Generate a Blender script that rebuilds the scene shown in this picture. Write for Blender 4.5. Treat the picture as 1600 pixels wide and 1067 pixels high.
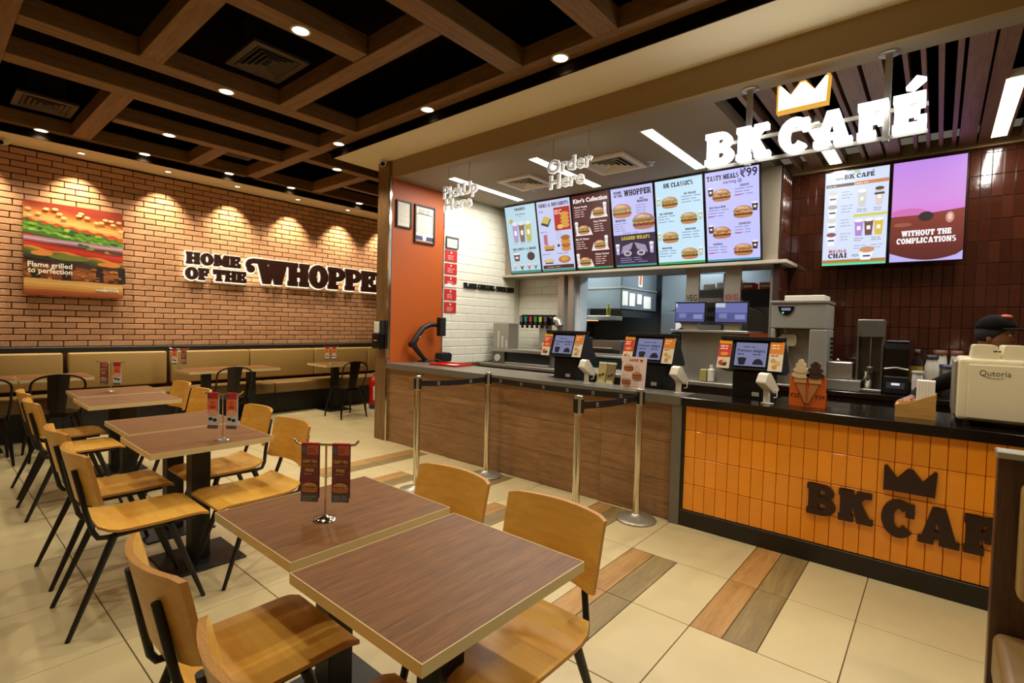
import bpy, bmesh, math, random
from mathutils import Vector, Matrix
random.seed(7)
for o in list(bpy.data.objects): bpy.data.objects.remove(o)
SC = bpy.context.scene
COL = SC.collection
PI = math.pi

# ------------------------------------------------------------------ camera
def make_camera():
    yaw, pit, rol = math.radians(49.92), math.radians(-1.845), math.radians(1.476)
    f = Vector((math.sin(yaw)*math.cos(pit), math.cos(yaw)*math.cos(pit), math.sin(pit)))
    r = Vector((math.cos(yaw), -math.sin(yaw), 0)); u = r.cross(f)
    r2 = r*math.cos(rol)+u*math.sin(rol); u2 = -r*math.sin(rol)+u*math.cos(rol)
    cd = bpy.data.cameras.new('camera'); cd.sensor_width = 36; cd.lens = 791.2/1600*36; cd.clip_start = .02
    co = bpy.data.objects.new('camera', cd); COL.objects.link(co)
    m = Matrix((r2, u2, -f)).transposed().to_4x4(); m.translation = (0, 0, 1.45)
    co.matrix_world = m; SC.camera = co
make_camera()

# ------------------------------------------------------------------ world + exposure
SC.view_settings.view_transform = 'Standard'; SC.view_settings.look = 'None'
SC.view_settings.exposure = 0.0; SC.view_settings.gamma = 1.0; SC.view_settings.use_curve_mapping = False
w = bpy.data.worlds.new('world'); SC.world = w; w.use_nodes = True
w.node_tree.nodes['Background'].inputs[0].default_value = (1, .86, .66, 1)
w.node_tree.nodes['Background'].inputs[1].default_value = 0.12
WARM = (1.0, .82, .55); SOFT = (1.0, .88, .67); WHITE = (1.0, .95, .85); COOL = (.80, .92, 1.0)
P_DOWN, P_WALL, P_STRIP, P_KITCHEN, P_LETTER = 64.0, 110.0, 27.0, 30.0, 3.0   # watts per lamp
SC.cycles.use_denoising = True
SC.cycles.max_bounces = 6; SC.cycles.diffuse_bounces = 4; SC.cycles.glossy_bounces = 3; SC.cycles.transparent_max_bounces = 6
SC.cycles.sample_clamp_indirect = 4.0; SC.cycles.caustics_reflective = False; SC.cycles.caustics_refractive = False

# ------------------------------------------------------------------ materials
def lin(h):
    h = h.lstrip('#'); c = [int(h[i:i+2], 16)/255 for i in (0, 2, 4)]
    return tuple((x/12.92 if x <= .04045 else ((x+.055)/1.055)**2.4) for x in c)+(1,)
MC = {}
def _new(name):
    m = bpy.data.materials.new(name); m.use_nodes = True; nt = m.node_tree
    return m, nt, nt.nodes['Principled BSDF']
def N(nt, t, **k):
    n = nt.nodes.new(t)
    for a, b in k.items(): setattr(n, a, b)
    return n
def mat(name, h, rough=.5, metal=0.0, var=.06, scale=9.0, bump=0.0, rnd=0.0, coat=0.0, spec=.5, alpha=1.0, trans=0.0):
    """plain material with faint procedural mottling; rnd varies the brightness from piece to piece"""
    if name in MC: return MC[name]
    m, nt, b = _new(name); L = nt.links.new
    tc = N(nt, 'ShaderNodeTexCoord'); nz = N(nt, 'ShaderNodeTexNoise'); nz.inputs['Scale'].default_value = scale; nz.inputs['Detail'].default_value = 5
    L(tc.outputs['Object'], nz.inputs['Vector'])
    hs = N(nt, 'ShaderNodeHueSaturation'); hs.inputs['Color'].default_value = lin(h)
    mr = N(nt, 'ShaderNodeMapRange'); mr.inputs['To Min'].default_value = 1-var*2; mr.inputs['To Max'].default_value = 1+var*2
    L(nz.outputs['Fac'], mr.inputs['Value'])
    val = mr.outputs['Result']
    if rnd:
        oi = N(nt, 'ShaderNodeObjectInfo'); ge = N(nt, 'ShaderNodeNewGeometry')
        ad = N(nt, 'ShaderNodeMath', operation='ADD'); L(oi.outputs['Random'], ad.inputs[0]); L(ge.outputs['Random Per Island'], ad.inputs[1])
        fr = N(nt, 'ShaderNodeMath', operation='FRACT'); L(ad.outputs[0], fr.inputs[0])
        m2 = N(nt, 'ShaderNodeMapRange'); m2.inputs['To Min'].default_value = 1-rnd; m2.inputs['To Max'].default_value = 1+rnd
        L(fr.outputs[0], m2.inputs['Value'])
        mu = N(nt, 'ShaderNodeMath', operation='MULTIPLY'); L(val, mu.inputs[0]); L(m2.outputs['Result'], mu.inputs[1]); val = mu.outputs[0]
    L(val, hs.inputs['Value']); L(hs.outputs['Color'], b.inputs['Base Color'])
    b.inputs['Roughness'].default_value = rough; b.inputs['Metallic'].default_value = metal
    b.inputs['Specular IOR Level'].default_value = spec; b.inputs['Coat Weight'].default_value = coat
    b.inputs['Alpha'].default_value = alpha; b.inputs['Transmission Weight'].default_value = trans
    if bump:
        bp = N(nt, 'ShaderNodeBump'); bp.inputs['Strength'].default_value = bump; bp.inputs['Distance'].default_value = .01
        n2 = N(nt, 'ShaderNodeTexNoise'); n2.inputs['Scale'].default_value = scale*5; n2.inputs['Detail'].default_value = 6
        L(tc.outputs['Object'], n2.inputs['Vector']); L(n2.outputs['Fac'], bp.inputs['Height']); L(bp.outputs['Normal'], b.inputs['Normal'])
    MC[name] = m; return m
def wood(name, h1, h2, axis=0, scale=6.0, stretch=14.0, rough=.45, rnd=.0, world=False, fine=.35, bump=.08, coat=0.0):
    """streaky wood grain running along one axis"""
    if name in MC: return MC[name]
    m, nt, b = _new(name); L = nt.links.new
    if world: src = N(nt, 'ShaderNodeNewGeometry').outputs['Position']
    else: src = N(nt, 'ShaderNodeTexCoord').outputs['Object']
    mp = N(nt, 'ShaderNodeMapping'); s = [stretch]*3; s[axis] = 1.0; mp.inputs['Scale'].default_value = s
    L(src, mp.inputs['Vector'])
    if rnd:
        oi = N(nt, 'ShaderNodeObjectInfo'); cb = N(nt, 'ShaderNodeVectorMath', operation='SCALE'); cb.inputs[0].default_value = (37, 53, 71)
        L(oi.outputs['Random'], cb.inputs['Scale']); L(cb.outputs[0], mp.inputs['Location'])
    n1 = N(nt, 'ShaderNodeTexNoise'); n1.inputs['Scale'].default_value = scale*.35; n1.inputs['Detail'].default_value = 8; n1.inputs['Roughness'].default_value = .62; n1.inputs['Distortion'].default_value = .6
    n2 = N(nt, 'ShaderNodeTexNoise'); n2.inputs['Scale'].default_value = scale*2.2; n2.inputs['Detail'].default_value = 4
    L(mp.outputs[0], n1.inputs['Vector']); L(mp.outputs[0], n2.inputs['Vector'])
    mx = N(nt, 'ShaderNodeMix', data_type='FLOAT'); mx.inputs[0].default_value = fine
    L(n1.outputs['Fac'], mx.inputs[2]); L(n2.outputs['Fac'], mx.inputs[3])
    cr = N(nt, 'ShaderNodeValToRGB'); cr.color_ramp.elements[0].position = .34; cr.color_ramp.elements[1].position = .66
    cr.color_ramp.elements[0].color = lin(h1); cr.color_ramp.elements[1].color = lin(h2)
    L(mx.outputs[0], cr.inputs['Fac']); col = cr.outputs['Color']
    if rnd:
        hs = N(nt, 'ShaderNodeHueSaturation'); m2 = N(nt, 'ShaderNodeMapRange'); m2.inputs['To Min'].default_value = 1-rnd; m2.inputs['To Max'].default_value = 1+rnd
        L(oi.outputs['Random'], m2.inputs['Value']); L(m2.outputs['Result'], hs.inputs['Value']); L(col, hs.inputs['Color']); col = hs.outputs['Color']
    L(col, b.inputs['Base Color']); b.inputs['Roughness'].default_value = rough; b.inputs['Coat Weight'].default_value = coat
    if bump:
        bp = N(nt, 'ShaderNodeBump'); bp.inputs['Strength'].default_value = bump; bp.inputs['Distance'].default_value = .004
        L(mx.outputs[0], bp.inputs['Height']); L(bp.outputs['Normal'], b.inputs['Normal'])
    MC[name] = m; return m
def emis(name, h, s=1.0, rough=.3):
    if name in MC: return MC[name]
    m, nt, b = _new(name)
    b.inputs['Base Color'].default_value = (.02, .02, .02, 1); b.inputs['Roughness'].default_value = rough
    b.inputs['Emission Color'].default_value = lin(h); b.inputs['Emission Strength'].default_value = s; b.inputs['Specular IOR Level'].default_value = .15
    MC[name] = m; return m
def pe(h): return emis('screen_'+h, h, 1.05, .45)                    # lit pixels of a display
def pd(h): return mat('print_'+h, h, .55, var=.02)                  # printed ink
BRICK = mat('brick_clay', 'c2926c', .85, var=.11, scale=14, bump=.5, rnd=.13)
GROUT_D = mat('brick_grout', '3a2415', .95)
TILE_F = mat('floor_porcelain', 'c9b88c', .38, var=.07, scale=3.4, bump=.03, rnd=.035)
GROUT_F = mat('floor_grout', '5a4a30', .9)
PLANK_A = wood('floor_plank_tan', '966a34', 'bc9258', 0, 5, 9, .42, rnd=.08)
PLANK_B = wood('floor_plank_grey', '766340', '988456', 0, 5, 9, .42, rnd=.08)
BEAM = wood('beam_wood', '5e4020', '8a6434', 1, 7, 16, .6, world=True)
BEAMX = wood('beam_wood_cross', '5e4020', '8a6434', 0, 7, 16, .6, world=True)
CEIL_D = mat('coffer_black', '120d09', 1.0, spec=0.0)
SOFFIT = mat('soffit_plaster', 'e8dcbc', .9, var=.01)
FASCIA = mat('fascia_paint', '9c845e', .85, var=.01)
CEIL_K = mat('counter_ceiling_paint', '968b78', .9, var=.01)
WALL_P = mat('pale_wall_paint', 'cbb48c', .9, var=.02)
BLACK = mat('black_powder_coat', '0d0b0a', .5, var=.02)
BLACKG = mat('black_gloss', '0c0a0a', .18, var=.02)
PLY = wood('beech_ply', 'de9e3a', 'f6c45c', 1, 3.0, 8, .35, fine=.3, bump=.02, coat=.15)
PLY_E = wood('ply_edge', '9a5f20', 'd8a050', 1, 30, 40, .5, fine=.6, bump=0)
TOP = wood('walnut_laminate', '583414', '8c5a26', 0, 4.5, 15, .5, fine=.5, bump=.03)
EDGE = mat('table_edge_band', 'd4c08c', .4, var=.03)
STEEL = mat('brushed_steel', 'b0aca0', .33, .65, var=.05, scale=3)
CHROME = mat('chrome', 'd8d2c4', .12, 1.0, var=.01)
STEEL_D = mat('dark_steel', '78756c', .38, .6, var=.05)
QUARTZ = mat('grey_quartz', '6f6a60', .28, var=.06, scale=60)
BSLAB = mat('black_stone', '15100d', .16, var=.05, scale=40)
KICK = mat('kick_board', '1c130d', .45)
CWOOD = wood('counter_wood_tile', '765434', 'a87e56', 1, 6, 12, .5, rnd=.07)
COLW = wood('column_wood', '5e4428', '8c6a3e', 2, 6, 10, .5)
ORANGE = mat('orange_glazed_tile', 'ffa024', .24, var=.04, scale=6, rnd=.06, coat=.2)
GROUT_O = mat('orange_grout', '9a5a18', .9)
ORANGEP = mat('orange_panel', 'b8560c', .5, var=.01)
BROWN = mat('brown_glazed_tile', '3c1c11', .10, var=.12, scale=5, rnd=.22, coat=.5, bump=.05)
GROUT_B = mat('brown_grout', '2c130b', .8)
WTILE = mat('white_glazed_tile', 'eeebda', .18, var=.02, rnd=.02, coat=.2)
GROUT_W = mat('white_grout', 'd4cfb8', .9)
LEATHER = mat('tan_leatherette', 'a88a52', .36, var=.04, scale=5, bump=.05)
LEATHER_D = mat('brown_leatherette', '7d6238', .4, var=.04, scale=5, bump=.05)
BENCHW = wood('bench_wood', '2a1810', '4a2c18', 0, 5, 12, .5)
SIGN_D = mat('sign_brown', '2e120b', .4, var=.01)
MATTEB = mat('matte_black_plastic', '141416', .5, var=.02)
GREYP = mat('grey_plastic', '55565a', .45)
WPLAS = mat('white_plastic', 'e8e4d6', .35, var=.015)
CREAM = mat('cream_casing', 'e6dcbc', .3, var=.01)
PAPER = mat('paper', 'eeeade', .8, var=.01)
RED = mat('red_plastic', 'c01812', .3)
GLASSY = mat('clear_acrylic', 'e8f0ee', .05, alpha=.28, var=.0)
SKIN = mat('skin', '8a5638', .55)
SHIRT = mat('black_shirt', '0d0a08', .95, bump=.1, spec=.15)
KGREY = mat('kitchen_panel', '808b92', .35, .5, var=.04, scale=2)
KDARK = mat('kitchen_dark', '24282a', .5)

# ------------------------------------------------------------------ mesh builder
class MB:
    def __init__(s): s.v = []; s.f = []; s.m = []; s.sm = []; s.mats = []
    def mi(s, m):
        if m not in s.mats: s.mats.append(m)
        return s.mats.index(m)
    def add(s, vs, fs, m, smooth=False):
        b = len(s.v); k = s.mi(m); s.v += [tuple(v) for v in vs]
        for f in fs: s.f.append([b+i for i in f]); s.m.append(k); s.sm.append(smooth)
        return s
    def box(s, x0, x1, y0, y1, z0, z1, m):
        vs = [(x, y, z) for x in (x0, x1) for y in (y0, y1) for z in (z0, z1)]
        return s.add(vs, [(0, 1, 3, 2), (4, 6, 7, 5), (0, 4, 5, 1), (2, 3, 7, 6), (0, 2, 6, 4), (1, 5, 7, 3)], m)
    def cbox(s, x0, x1, y0, y1, z0, z1, m, c=.004):
        """box with chamfered edges"""
        vs = []; fs = []
        def P(ix, iy, iz, ax):
            X = [x0, x1][ix]; Y = [y0, y1][iy]; Z = [z0, z1][iz]; q = [X, Y, Z]; sg = [1 if i == 0 else -1 for i in (ix, iy, iz)]
            for a in range(3):
                if a != ax: q[a] += sg[a]*c
            return q
        idx = {}
        for ix in (0, 1):
            for iy in (0, 1):
                for iz in (0, 1):
                    for ax in range(3): idx[ix, iy, iz, ax] = len(vs); vs.append(P(ix, iy, iz, ax))
        for s_ in (0, 1):
            fs.append([idx[s_, a, b, 0] for a, b in ((0, 0), (1, 0), (1, 1), (0, 1))])
            fs.append([idx[a, s_, b, 1] for a, b in ((0, 0), (1, 0), (1, 1), (0, 1))])
            fs.append([idx[a, b, s_, 2] for a, b in ((0, 0), (1, 0), (1, 1), (0, 1))])
        for a in (0, 1):
            for b in (0, 1):
                fs.append([idx[0, a, b, 1], idx[1, a, b, 1], idx[1, a, b, 2], idx[0, a, b, 2]])
                fs.append([idx[a, 0, b, 0], idx[a, 1, b, 0], idx[a, 1, b, 2], idx[a, 0, b, 2]])
                fs.append([idx[a, b, 0, 0], idx[a, b, 1, 0], idx[a, b, 1, 1], idx[a, b, 0, 1]])
                for d in (0, 1): fs.append([idx[a, b, d, 0], idx[a, b, d, 1], idx[a, b, d, 2]])
        return s.add(vs, fs, m)
    def bar(s, p0, p1, w, h, m, up=(0, 0, 1)):
        p0 = Vector(p0); p1 = Vector(p1); d = (p1-p0).normalized(); u = d.cross(Vector(up))
        if u.length < 1e-4: u = d.cross(Vector((1, 0, 0)))
        u.normalize(); v = u.cross(d)
        vs = [p+u*a*w/2+v*b*h/2 for p in (p0, p1) for a, b in ((-1, -1), (1, -1), (1, 1), (-1, 1))]
        return s.add(vs, [(0, 1, 2, 3), (7, 6, 5, 4), (0, 4, 5, 1), (1, 5, 6, 2), (2, 6, 7, 3), (3, 7, 4, 0)], m)
    def cyl(s, p0, p1, r0, m, r1=None, n=16, cap=True):
        r1 = r0 if r1 is None else r1; p0 = Vector(p0); p1 = Vector(p1); d = (p1-p0).normalized()
        u = d.cross(Vector((0, 0, 1)));
        if u.length < 1e-4: u = Vector((1, 0, 0))
        u.normalize(); v = d.cross(u)
        vs = []
        for p, r in ((p0, r0), (p1, r1)):
            for i in range(n): a = 2*PI*i/n; vs.append(p+u*math.cos(a)*r+v*math.sin(a)*r)
        s.add(vs, [(i, (i+1) % n, n+(i+1) % n, n+i) for i in range(n)], m, True)
        if cap: s.add(vs[:n], [list(range(n))[::-1]], m); s.add(vs[n:], [list(range(n))], m)
        return s
    def tube(s, pts, r, m, n=8, cap=True):
        pts = [Vector(p) for p in pts]; rs = r if isinstance(r, (list, tuple)) else [r]*len(pts)
        vs = []; prev = None
        for i, p in enumerate(pts):
            t = (pts[min(i+1, len(pts)-1)]-pts[max(i-1, 0)]).normalized()
            if prev is None:
                u = t.cross(Vector((0, 0, 1)))
                if u.length < 1e-3: u = t.cross(Vector((1, 0, 0)))
            else: u = prev-t*prev.dot(t)
            u.normalize(); prev = u; v = t.cross(u)
            for k in range(n): a = 2*PI*k/n; vs.append(p+(u*math.cos(a)+v*math.sin(a))*rs[i])
        fs = [(i*n+k, i*n+(k+1) % n, (i+1)*n+(k+1) % n, (i+1)*n+k) for i in range(len(pts)-1) for k in range(n)]
        s.add(vs, fs, m, True)
        if cap:
            s.add(vs[:n], [list(range(n))[::-1]], m); s.add(vs[-n:], [list(range(n))], m)
        return s
    def lathe(s, prof, m, c=(0, 0, 0), n=24, smooth=True):
        vs = [(c[0]+r*math.cos(2*PI*k/n), c[1]+r*math.sin(2*PI*k/n), c[2]+z) for r, z in prof for k in range(n)]
        fs = [(i*n+k, i*n+(k+1) % n, (i+1)*n+(k+1) % n, (i+1)*n+k) for i in range(len(prof)-1) for k in range(n)]
        s.add(vs, fs, m, smooth)
        if prof[0][0] > 1e-5: s.add(vs[:n], [list(range(n))[::-1]], m)
        if prof[-1][0] > 1e-5: s.add(vs[-n:], [list(range(n))], m)
        return s
    def ell(s, c, r, m, nu=16, nv=10, fn=None):
        vs = []; fs = []
        for j in range(nv+1):
            t = PI*j/nv
            for i in range(nu):
                p = 2*PI*i/nu; q = Vector((math.sin(t)*math.cos(p), math.sin(t)*math.sin(p), math.cos(t)))
                if fn: q = fn(q)
                vs.append((c[0]+q[0]*r[0], c[1]+q[1]*r[1], c[2]+q[2]*r[2]))
        for j in range(nv):
            for i in range(nu): fs.append((j*nu+i, (j+1)*nu+i, (j+1)*nu+(i+1) % nu, j*nu+(i+1) % nu))
        return s.add(vs, fs, m, True)
    def prism(s, pts, F, d0, d1, m, ms=None):
        """2D polygon in frame F=(o,u,v) pushed from d0 (back) to d1 (front)"""
        o, u, v = [Vector(a) for a in F]; n = u.cross(v); k = len(pts)
        a2 = sum(pts[i][0]*pts[(i+1) % k][1]-pts[(i+1) % k][0]*pts[i][1] for i in range(k))
        if a2 < 0: pts = pts[::-1]
        vs = [o+u*p[0]+v*p[1]+n*d for d in (d0, d1) for p in pts]
        s.add(vs, [list(range(k, 2*k))], m)
        s.add(vs, [list(range(k))[::-1]], ms or m)
        s.add(vs, [(i, (i+1) % k, k+(i+1) % k, k+i) for i in range(k)], ms or m)
        return s
    def flat(s, pts, F, d, m):
        o, u, v = [Vector(a) for a in F]; n = u.cross(v)
        return s.add([o+u*p[0]+v*p[1]+n*d for p in pts], [list(range(len(pts)))], m)
    def mesh(s, name):
        me = bpy.data.meshes.new(name); me.from_pydata(s.v, [], s.f)
        for m in s.mats: me.materials.append(m)
        me.polygons.foreach_set('material_index', s.m); me.polygons.foreach_set('use_smooth', s.sm); me.update()
        return me
    def build(s, name, parent=None, bevel=0, seg=2):
        o = bpy.data.objects.new(name, s.mesh(name)); COL.objects.link(o)
        if parent: o.parent = parent
        if bevel:
            b = o.modifiers.new('bevel', 'BEVEL'); b.width = bevel; b.segments = seg; b.limit_method = 'ANGLE'; b.angle_limit = .7; b.harden_normals = False
        return o
def thing(name, label, cat, loc=(0, 0, 0), rz=0, group=None):
    o = bpy.data.objects.new(name, None); COL.objects.link(o); o.empty_display_size = .1
    o.location = loc; o.rotation_euler = (0, 0, rz); o['label'] = label; o['category'] = cat
    if group: o['group'] = group
    return o
def tag(o, label, cat, group=None):
    o['label'] = label; o['category'] = cat
    if group: o['group'] = group
    return o
def struct(o, label=None):
    o['kind'] = 'structure'
    if label: o['label'] = label
    return o
def dup(root, loc, rz=0, label=None, group=None):
    r = root.copy(); COL.objects.link(r); r.location = loc; r.rotation_euler = (0, 0, rz)
    if label: r['label'] = label
    if group: r['group'] = group
    for ch in list(root.children):
        c = ch.copy(); COL.objects.link(c); c.parent = r
        for g in ch.children:
            d = g.copy(); COL.objects.link(d); d.parent = c
    return r
def share(name, src, parent, loc, scale=(1, 1, 1)):
    o = bpy.data.objects.new(name, src); COL.objects.link(o); o.parent = parent; o.location = loc; o.scale = scale
    return o
FX = lambda x, y, z: (Vector((x, y, z)), Vector((0, -1, 0)), Vector((0, 0, 1)))     # faces -X
FY = lambda x, y, z: (Vector((x, y, z)), Vector((1, 0, 0)), Vector((0, 0, 1)))      # faces -Y
def spot(name, loc, power, size, blend, col, parent=None, aim=(0, 0, -1), rad=.04):
    l = bpy.data.lights.new(name, 'SPOT'); l.energy = power; l.spot_size = size; l.spot_blend = blend; l.color = col; l.shadow_soft_size = rad
    o = bpy.data.objects.new(name, l); COL.objects.link(o); o.location = loc
    o.rotation_euler = Vector(aim).to_track_quat('-Z', 'Y').to_euler()
    if parent: o.parent = parent
    return o
def area(name, loc, power, sx, sy, col, parent=None, aim=(0, 0, -1)):
    l = bpy.data.lights.new(name, 'AREA'); l.shape = 'RECTANGLE'; l.size = sx; l.size_y = sy; l.energy = power; l.color = col
    o = bpy.data.objects.new(name, l); COL.objects.link(o); o.location = loc
    o.rotation_euler = Vector(aim).to_track_quat('-Z', 'Y').to_euler()
    if parent: o.parent = parent
    return o

# ------------------------------------------------------------------ lettering
def arc(cx, cy, rx, ry, tx, ty, a0=0, a1=360, n=20):
    o = []; k = max(3, int(n*(a1-a0)/360))
    for i in range(k):
        q = []
        for a, f in ((a0+(a1-a0)*i/k, 1), (a0+(a1-a0)*(i+1)/k, 1), (a0+(a1-a0)*(i+1)/k, 0), (a0+(a1-a0)*i/k, 0)):
            a = math.radians(a); q.append((cx+(rx-(0 if f else tx))*math.cos(a), cy+(ry-(0 if f else ty))*math.sin(a)))
        o.append(q)
    return o
def R(x0, y0, x1, y1): return [[(x0, y0), (x1, y0), (x1, y1), (x0, y1)]]
def Q(*p): return [list(p)]
def _E(b): return R(.04, 0, .36, 1)+R(0, .8, .74, 1)+R(.3, .41, .58, .59)+R(.5, .34, .62, .66)+R(.56, .62, .74, 1)+(R(0, 0, .76, .2)+R(.58, 0, .78, .36) if b else R(0, 0, .46, .17)+R(0, .8, .2, 1))
SLAB = {
 'H': (.92, R(.05, 0, .35, 1)+R(.57, 0, .87, 1)+R(.3, .4, .6, .6)+R(0, 0, .4, .17)+R(0, .83, .4, 1)+R(.52, 0, .92, .17)+R(.52, .83, .92, 1)),
 'O': (.88, arc(.44, .5, .44, .53, .3, .22)),
 'M': (1.14, R(.05, 0, .28, 1)+R(.8, 0, 1.1, 1)+Q((.05, 1), (.38, 1), (.66, .2), (.48, .08))+Q((.76, 1), (1.09, 1), (.66, .08), (.48, .2))+R(0, 0, .36, .17)+R(.72, 0, 1.14, .17)),
 'E': (.78, _E(1)), 'F': (.74, _E(0)),
 'T': (.88, R(.28, 0, .6, 1)+R(0, .8, .88, 1)+R(0, .6, .18, 1)+R(.7, .6, .88, 1)+R(.2, 0, .68, .17)),
 'W': (1.28, Q((.02, 1), (.36, 1), (.54, 0), (.26, 0))+Q((.26, 0), (.54, 0), (.76, .92), (.56, .92))+Q((.52, 1), (.86, 1), (1.02, 0), (.74, 0))+Q((.74, 0), (1.02, 0), (1.26, 1), (1.02, 1))+R(-.03, .85, .44, 1)+R(.5, .85, .92, 1)+R(.96, .85, 1.3, 1)),
 'P': (.84, R(.05, 0, .36, 1)+arc(.46, .69, .38, .31, .25, .17, -90, 90)+R(.3, .83, .47, 1)+R(.3, .38, .47, .55)+R(0, 0, .46, .17)+R(0, .84, .3, 1)),
 'R': (.94, R(.05, 0, .36, 1)+arc(.46, .7, .38, .3, .25, .17, -90, 90)+R(.3, .83, .47, 1)+R(.3, .4, .47, .57)+R(0, 0, .44, .17)+R(0, .84, .3, 1)+Q((.36, .48), (.66, .48), (.94, 0), (.6, 0))),
 'B': (.88, R(.05, 0, .36, 1)+arc(.46, .74, .36, .26, .23, .15, -90, 90)+arc(.48, .28, .4, .28, .26, .16, -90, 90)+R(.3, .85, .47, 1)+R(.3, .42, .5, .59)+R(.3, 0, .5, .16)+R(0, 0, .3, .17)+R(0, .84, .3, 1)),
 'K': (.98, R(.05, 0, .36, 1)+Q((.3, .36), (.3, .6), (.56, .98), (.92, .98))+Q((.4, .56), (.62, .66), (.98, 0), (.58, 0))+R(0, 0, .42, .17)+R(0, .83, .42, 1)+R(.54, .84, .94, 1)+R(.56, 0, 1.0, .15)),
 'C': (.9, arc(.47, .5, .47, .53, .31, .22, 48, 318)+R(.68, .6, .88, .95)),
 'A': (1.04, Q((.35, 1), (.56, 1), (.27, 0), (.05, 0))+Q((.39, 1), (.67, 1), (1.0, 0), (.66, 0))+R(.22, .2, .76, .34)+R(0, 0, .38, .15)+R(.56, 0, 1.04, .15)),
 'I': (.48, R(.08, 0, .4, 1)+R(0, 0, .48, .17)+R(0, .83, .48, 1)),
 'L': (.78, R(.06, 0, .38, 1)+R(0, .83, .44, 1)+R(0, 0, .78, .2)+R(.6, 0, .78, .42)),
 'N': (.96, R(.05, 0, .26, 1)+R(.68, 0, .9, 1)+Q((.04, 1), (.38, 1), (.9, 0), (.58, 0))+R(0, 0, .36, .16)+R(.58, .84, .96, 1)),
 'U': (.9, R(.05, .34, .35, 1)+R(.58, .34, .84, 1)+arc(.445, .36, .395, .38, .28, .2, 180, 360)+R(0, .83, .42, 1)+R(.5, .83, .9, 1)),
 'S': (.8, arc(.4, .72, .36, .3, .23, .17, 40, 270)+arc(.4, .29, .38, .31, .25, .17, -140, 90)),
 'D': (.9, R(.05, 0, .36, 1)+arc(.4, .5, .5, .5, .31, .2, -90, 90)+R(.3, .8, .42, 1)+R(.3, 0, .42, .2)+R(0, 0, .3, .17)+R(0, .83, .3, 1)),
 'G': (.94, arc(.47, .5, .47, .53, .31, .22, 48, 330)+R(.56, .3, .94, .47)+R(.68, 0, .92, .46)),
 'Y': (.9, Q((.02, 1), (.36, 1), (.62, .4), (.32, .4))+Q((.6, 1), (.88, 1), (.58, .4), (.34, .4))+R(.3, 0, .62, .46)+R(.2, 0, .72, .17)),
 'V': (.9, Q((.02, 1), (.36, 1), (.6, 0), (.34, 0))+Q((.34, 0), (.6, 0), (.9, 1), (.66, 1))),
 '&': (.95, arc(.36, .74, .26, .26, .16, .14)+arc(.38, .28, .38, .3, .24, .17, 60, 330)+Q((.2, .62), (.44, .62), (.95, 0), (.62, 0))),
 '1': (.5, R(.12, 0, .42, 1)+R(0, 0, .52, .17)+R(0, .7, .2, .86)), '5': (.78, arc(.36, .32, .4, .34, .26, .18, -150, 90)+R(.05, .48, .4, .66)+R(.05, .48, .3, 1)+R(.05, .82, .7, 1)),
 '9': (.8, arc(.4, .68, .38, .34, .25, .18)+R(.5, .2, .78, .7)+arc(.36, .3, .42, .32, .26, .17, -130, 0)), '4': (.8, R(.42, 0, .7, 1)+R(0, .2, .8, .38)+Q((.42, 1), (.6, 1), (.22, .3), (0, .3))),
}
SLAB['\u00c9'] = (.78, _E(1)+Q((.28, 1.18), (.46, 1.12), (.74, 1.34), (.52, 1.44)))
def grow(poly, d, n=3):
    """push a convex outline outwards by d with rounded corners"""
    k = len(poly); a2 = sum(poly[i][0]*poly[(i+1) % k][1]-poly[(i+1) % k][0]*poly[i][1] for i in range(k))
    if a2 < 0: poly = poly[::-1]
    out = []
    for i in range(k):
        p0, p1, p2 = [Vector(poly[j % k]).to_2d() for j in (i-1, i, i+1)]
        e1 = (p1-p0); e2 = (p2-p1)
        if e1.length < 1e-6 or e2.length < 1e-6: continue
        a0 = math.atan2(-e1.x, e1.y); a1 = math.atan2(-e2.x, e2.y)
        while a1 < a0-1e-6: a1 += 2*PI
        if a1-a0 > PI: a1 = a0
        m = n if a1-a0 > .5 else 1
        for q in range(m+1): a = a0+(a1-a0)*q/m; out.append((p1.x+d*math.cos(a), p1.y+d*math.sin(a)))
    return out
def slab_w(t, gap=.06): return sum((.42 if c == ' ' else SLAB[c][0]+gap) for c in t)-gap
def slab_pieces(t, h, gap=.06, sx=1.0):
    """[(letter, [polygons])] with the lower left at 0,0"""
    x = 0; o = []
    for c in t:
        if c == ' ': x += .42; continue
        wd, ps = SLAB[c]; o.append((c, [[((x+px)*h*sx, py*h) for px, py in p] for p in ps])); x += wd+gap
    return o
TXT = {}
def text_mesh(s, bold=0.0):
    k = (s, bold)
    if k not in TXT:
        c = bpy.data.curves.new('t', 'FONT'); c.body = s; c.size = 1.0; c.offset = bold; c.resolution_u = 2; c.fill_mode = 'FRONT'
        o = bpy.data.objects.new('t', c); me = bpy.data.meshes.new_from_object(o)
        vs = [tuple(v.co) for v in me.vertices]; fs = [list(p.vertices) for p in me.polygons]
        bpy.data.objects.remove(o); bpy.data.curves.remove(c); bpy.data.meshes.remove(me)
        xs = [v[0] for v in vs] or [0]; TXT[k] = (vs, fs, min(xs), max(xs))
    return TXT[k]
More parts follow.
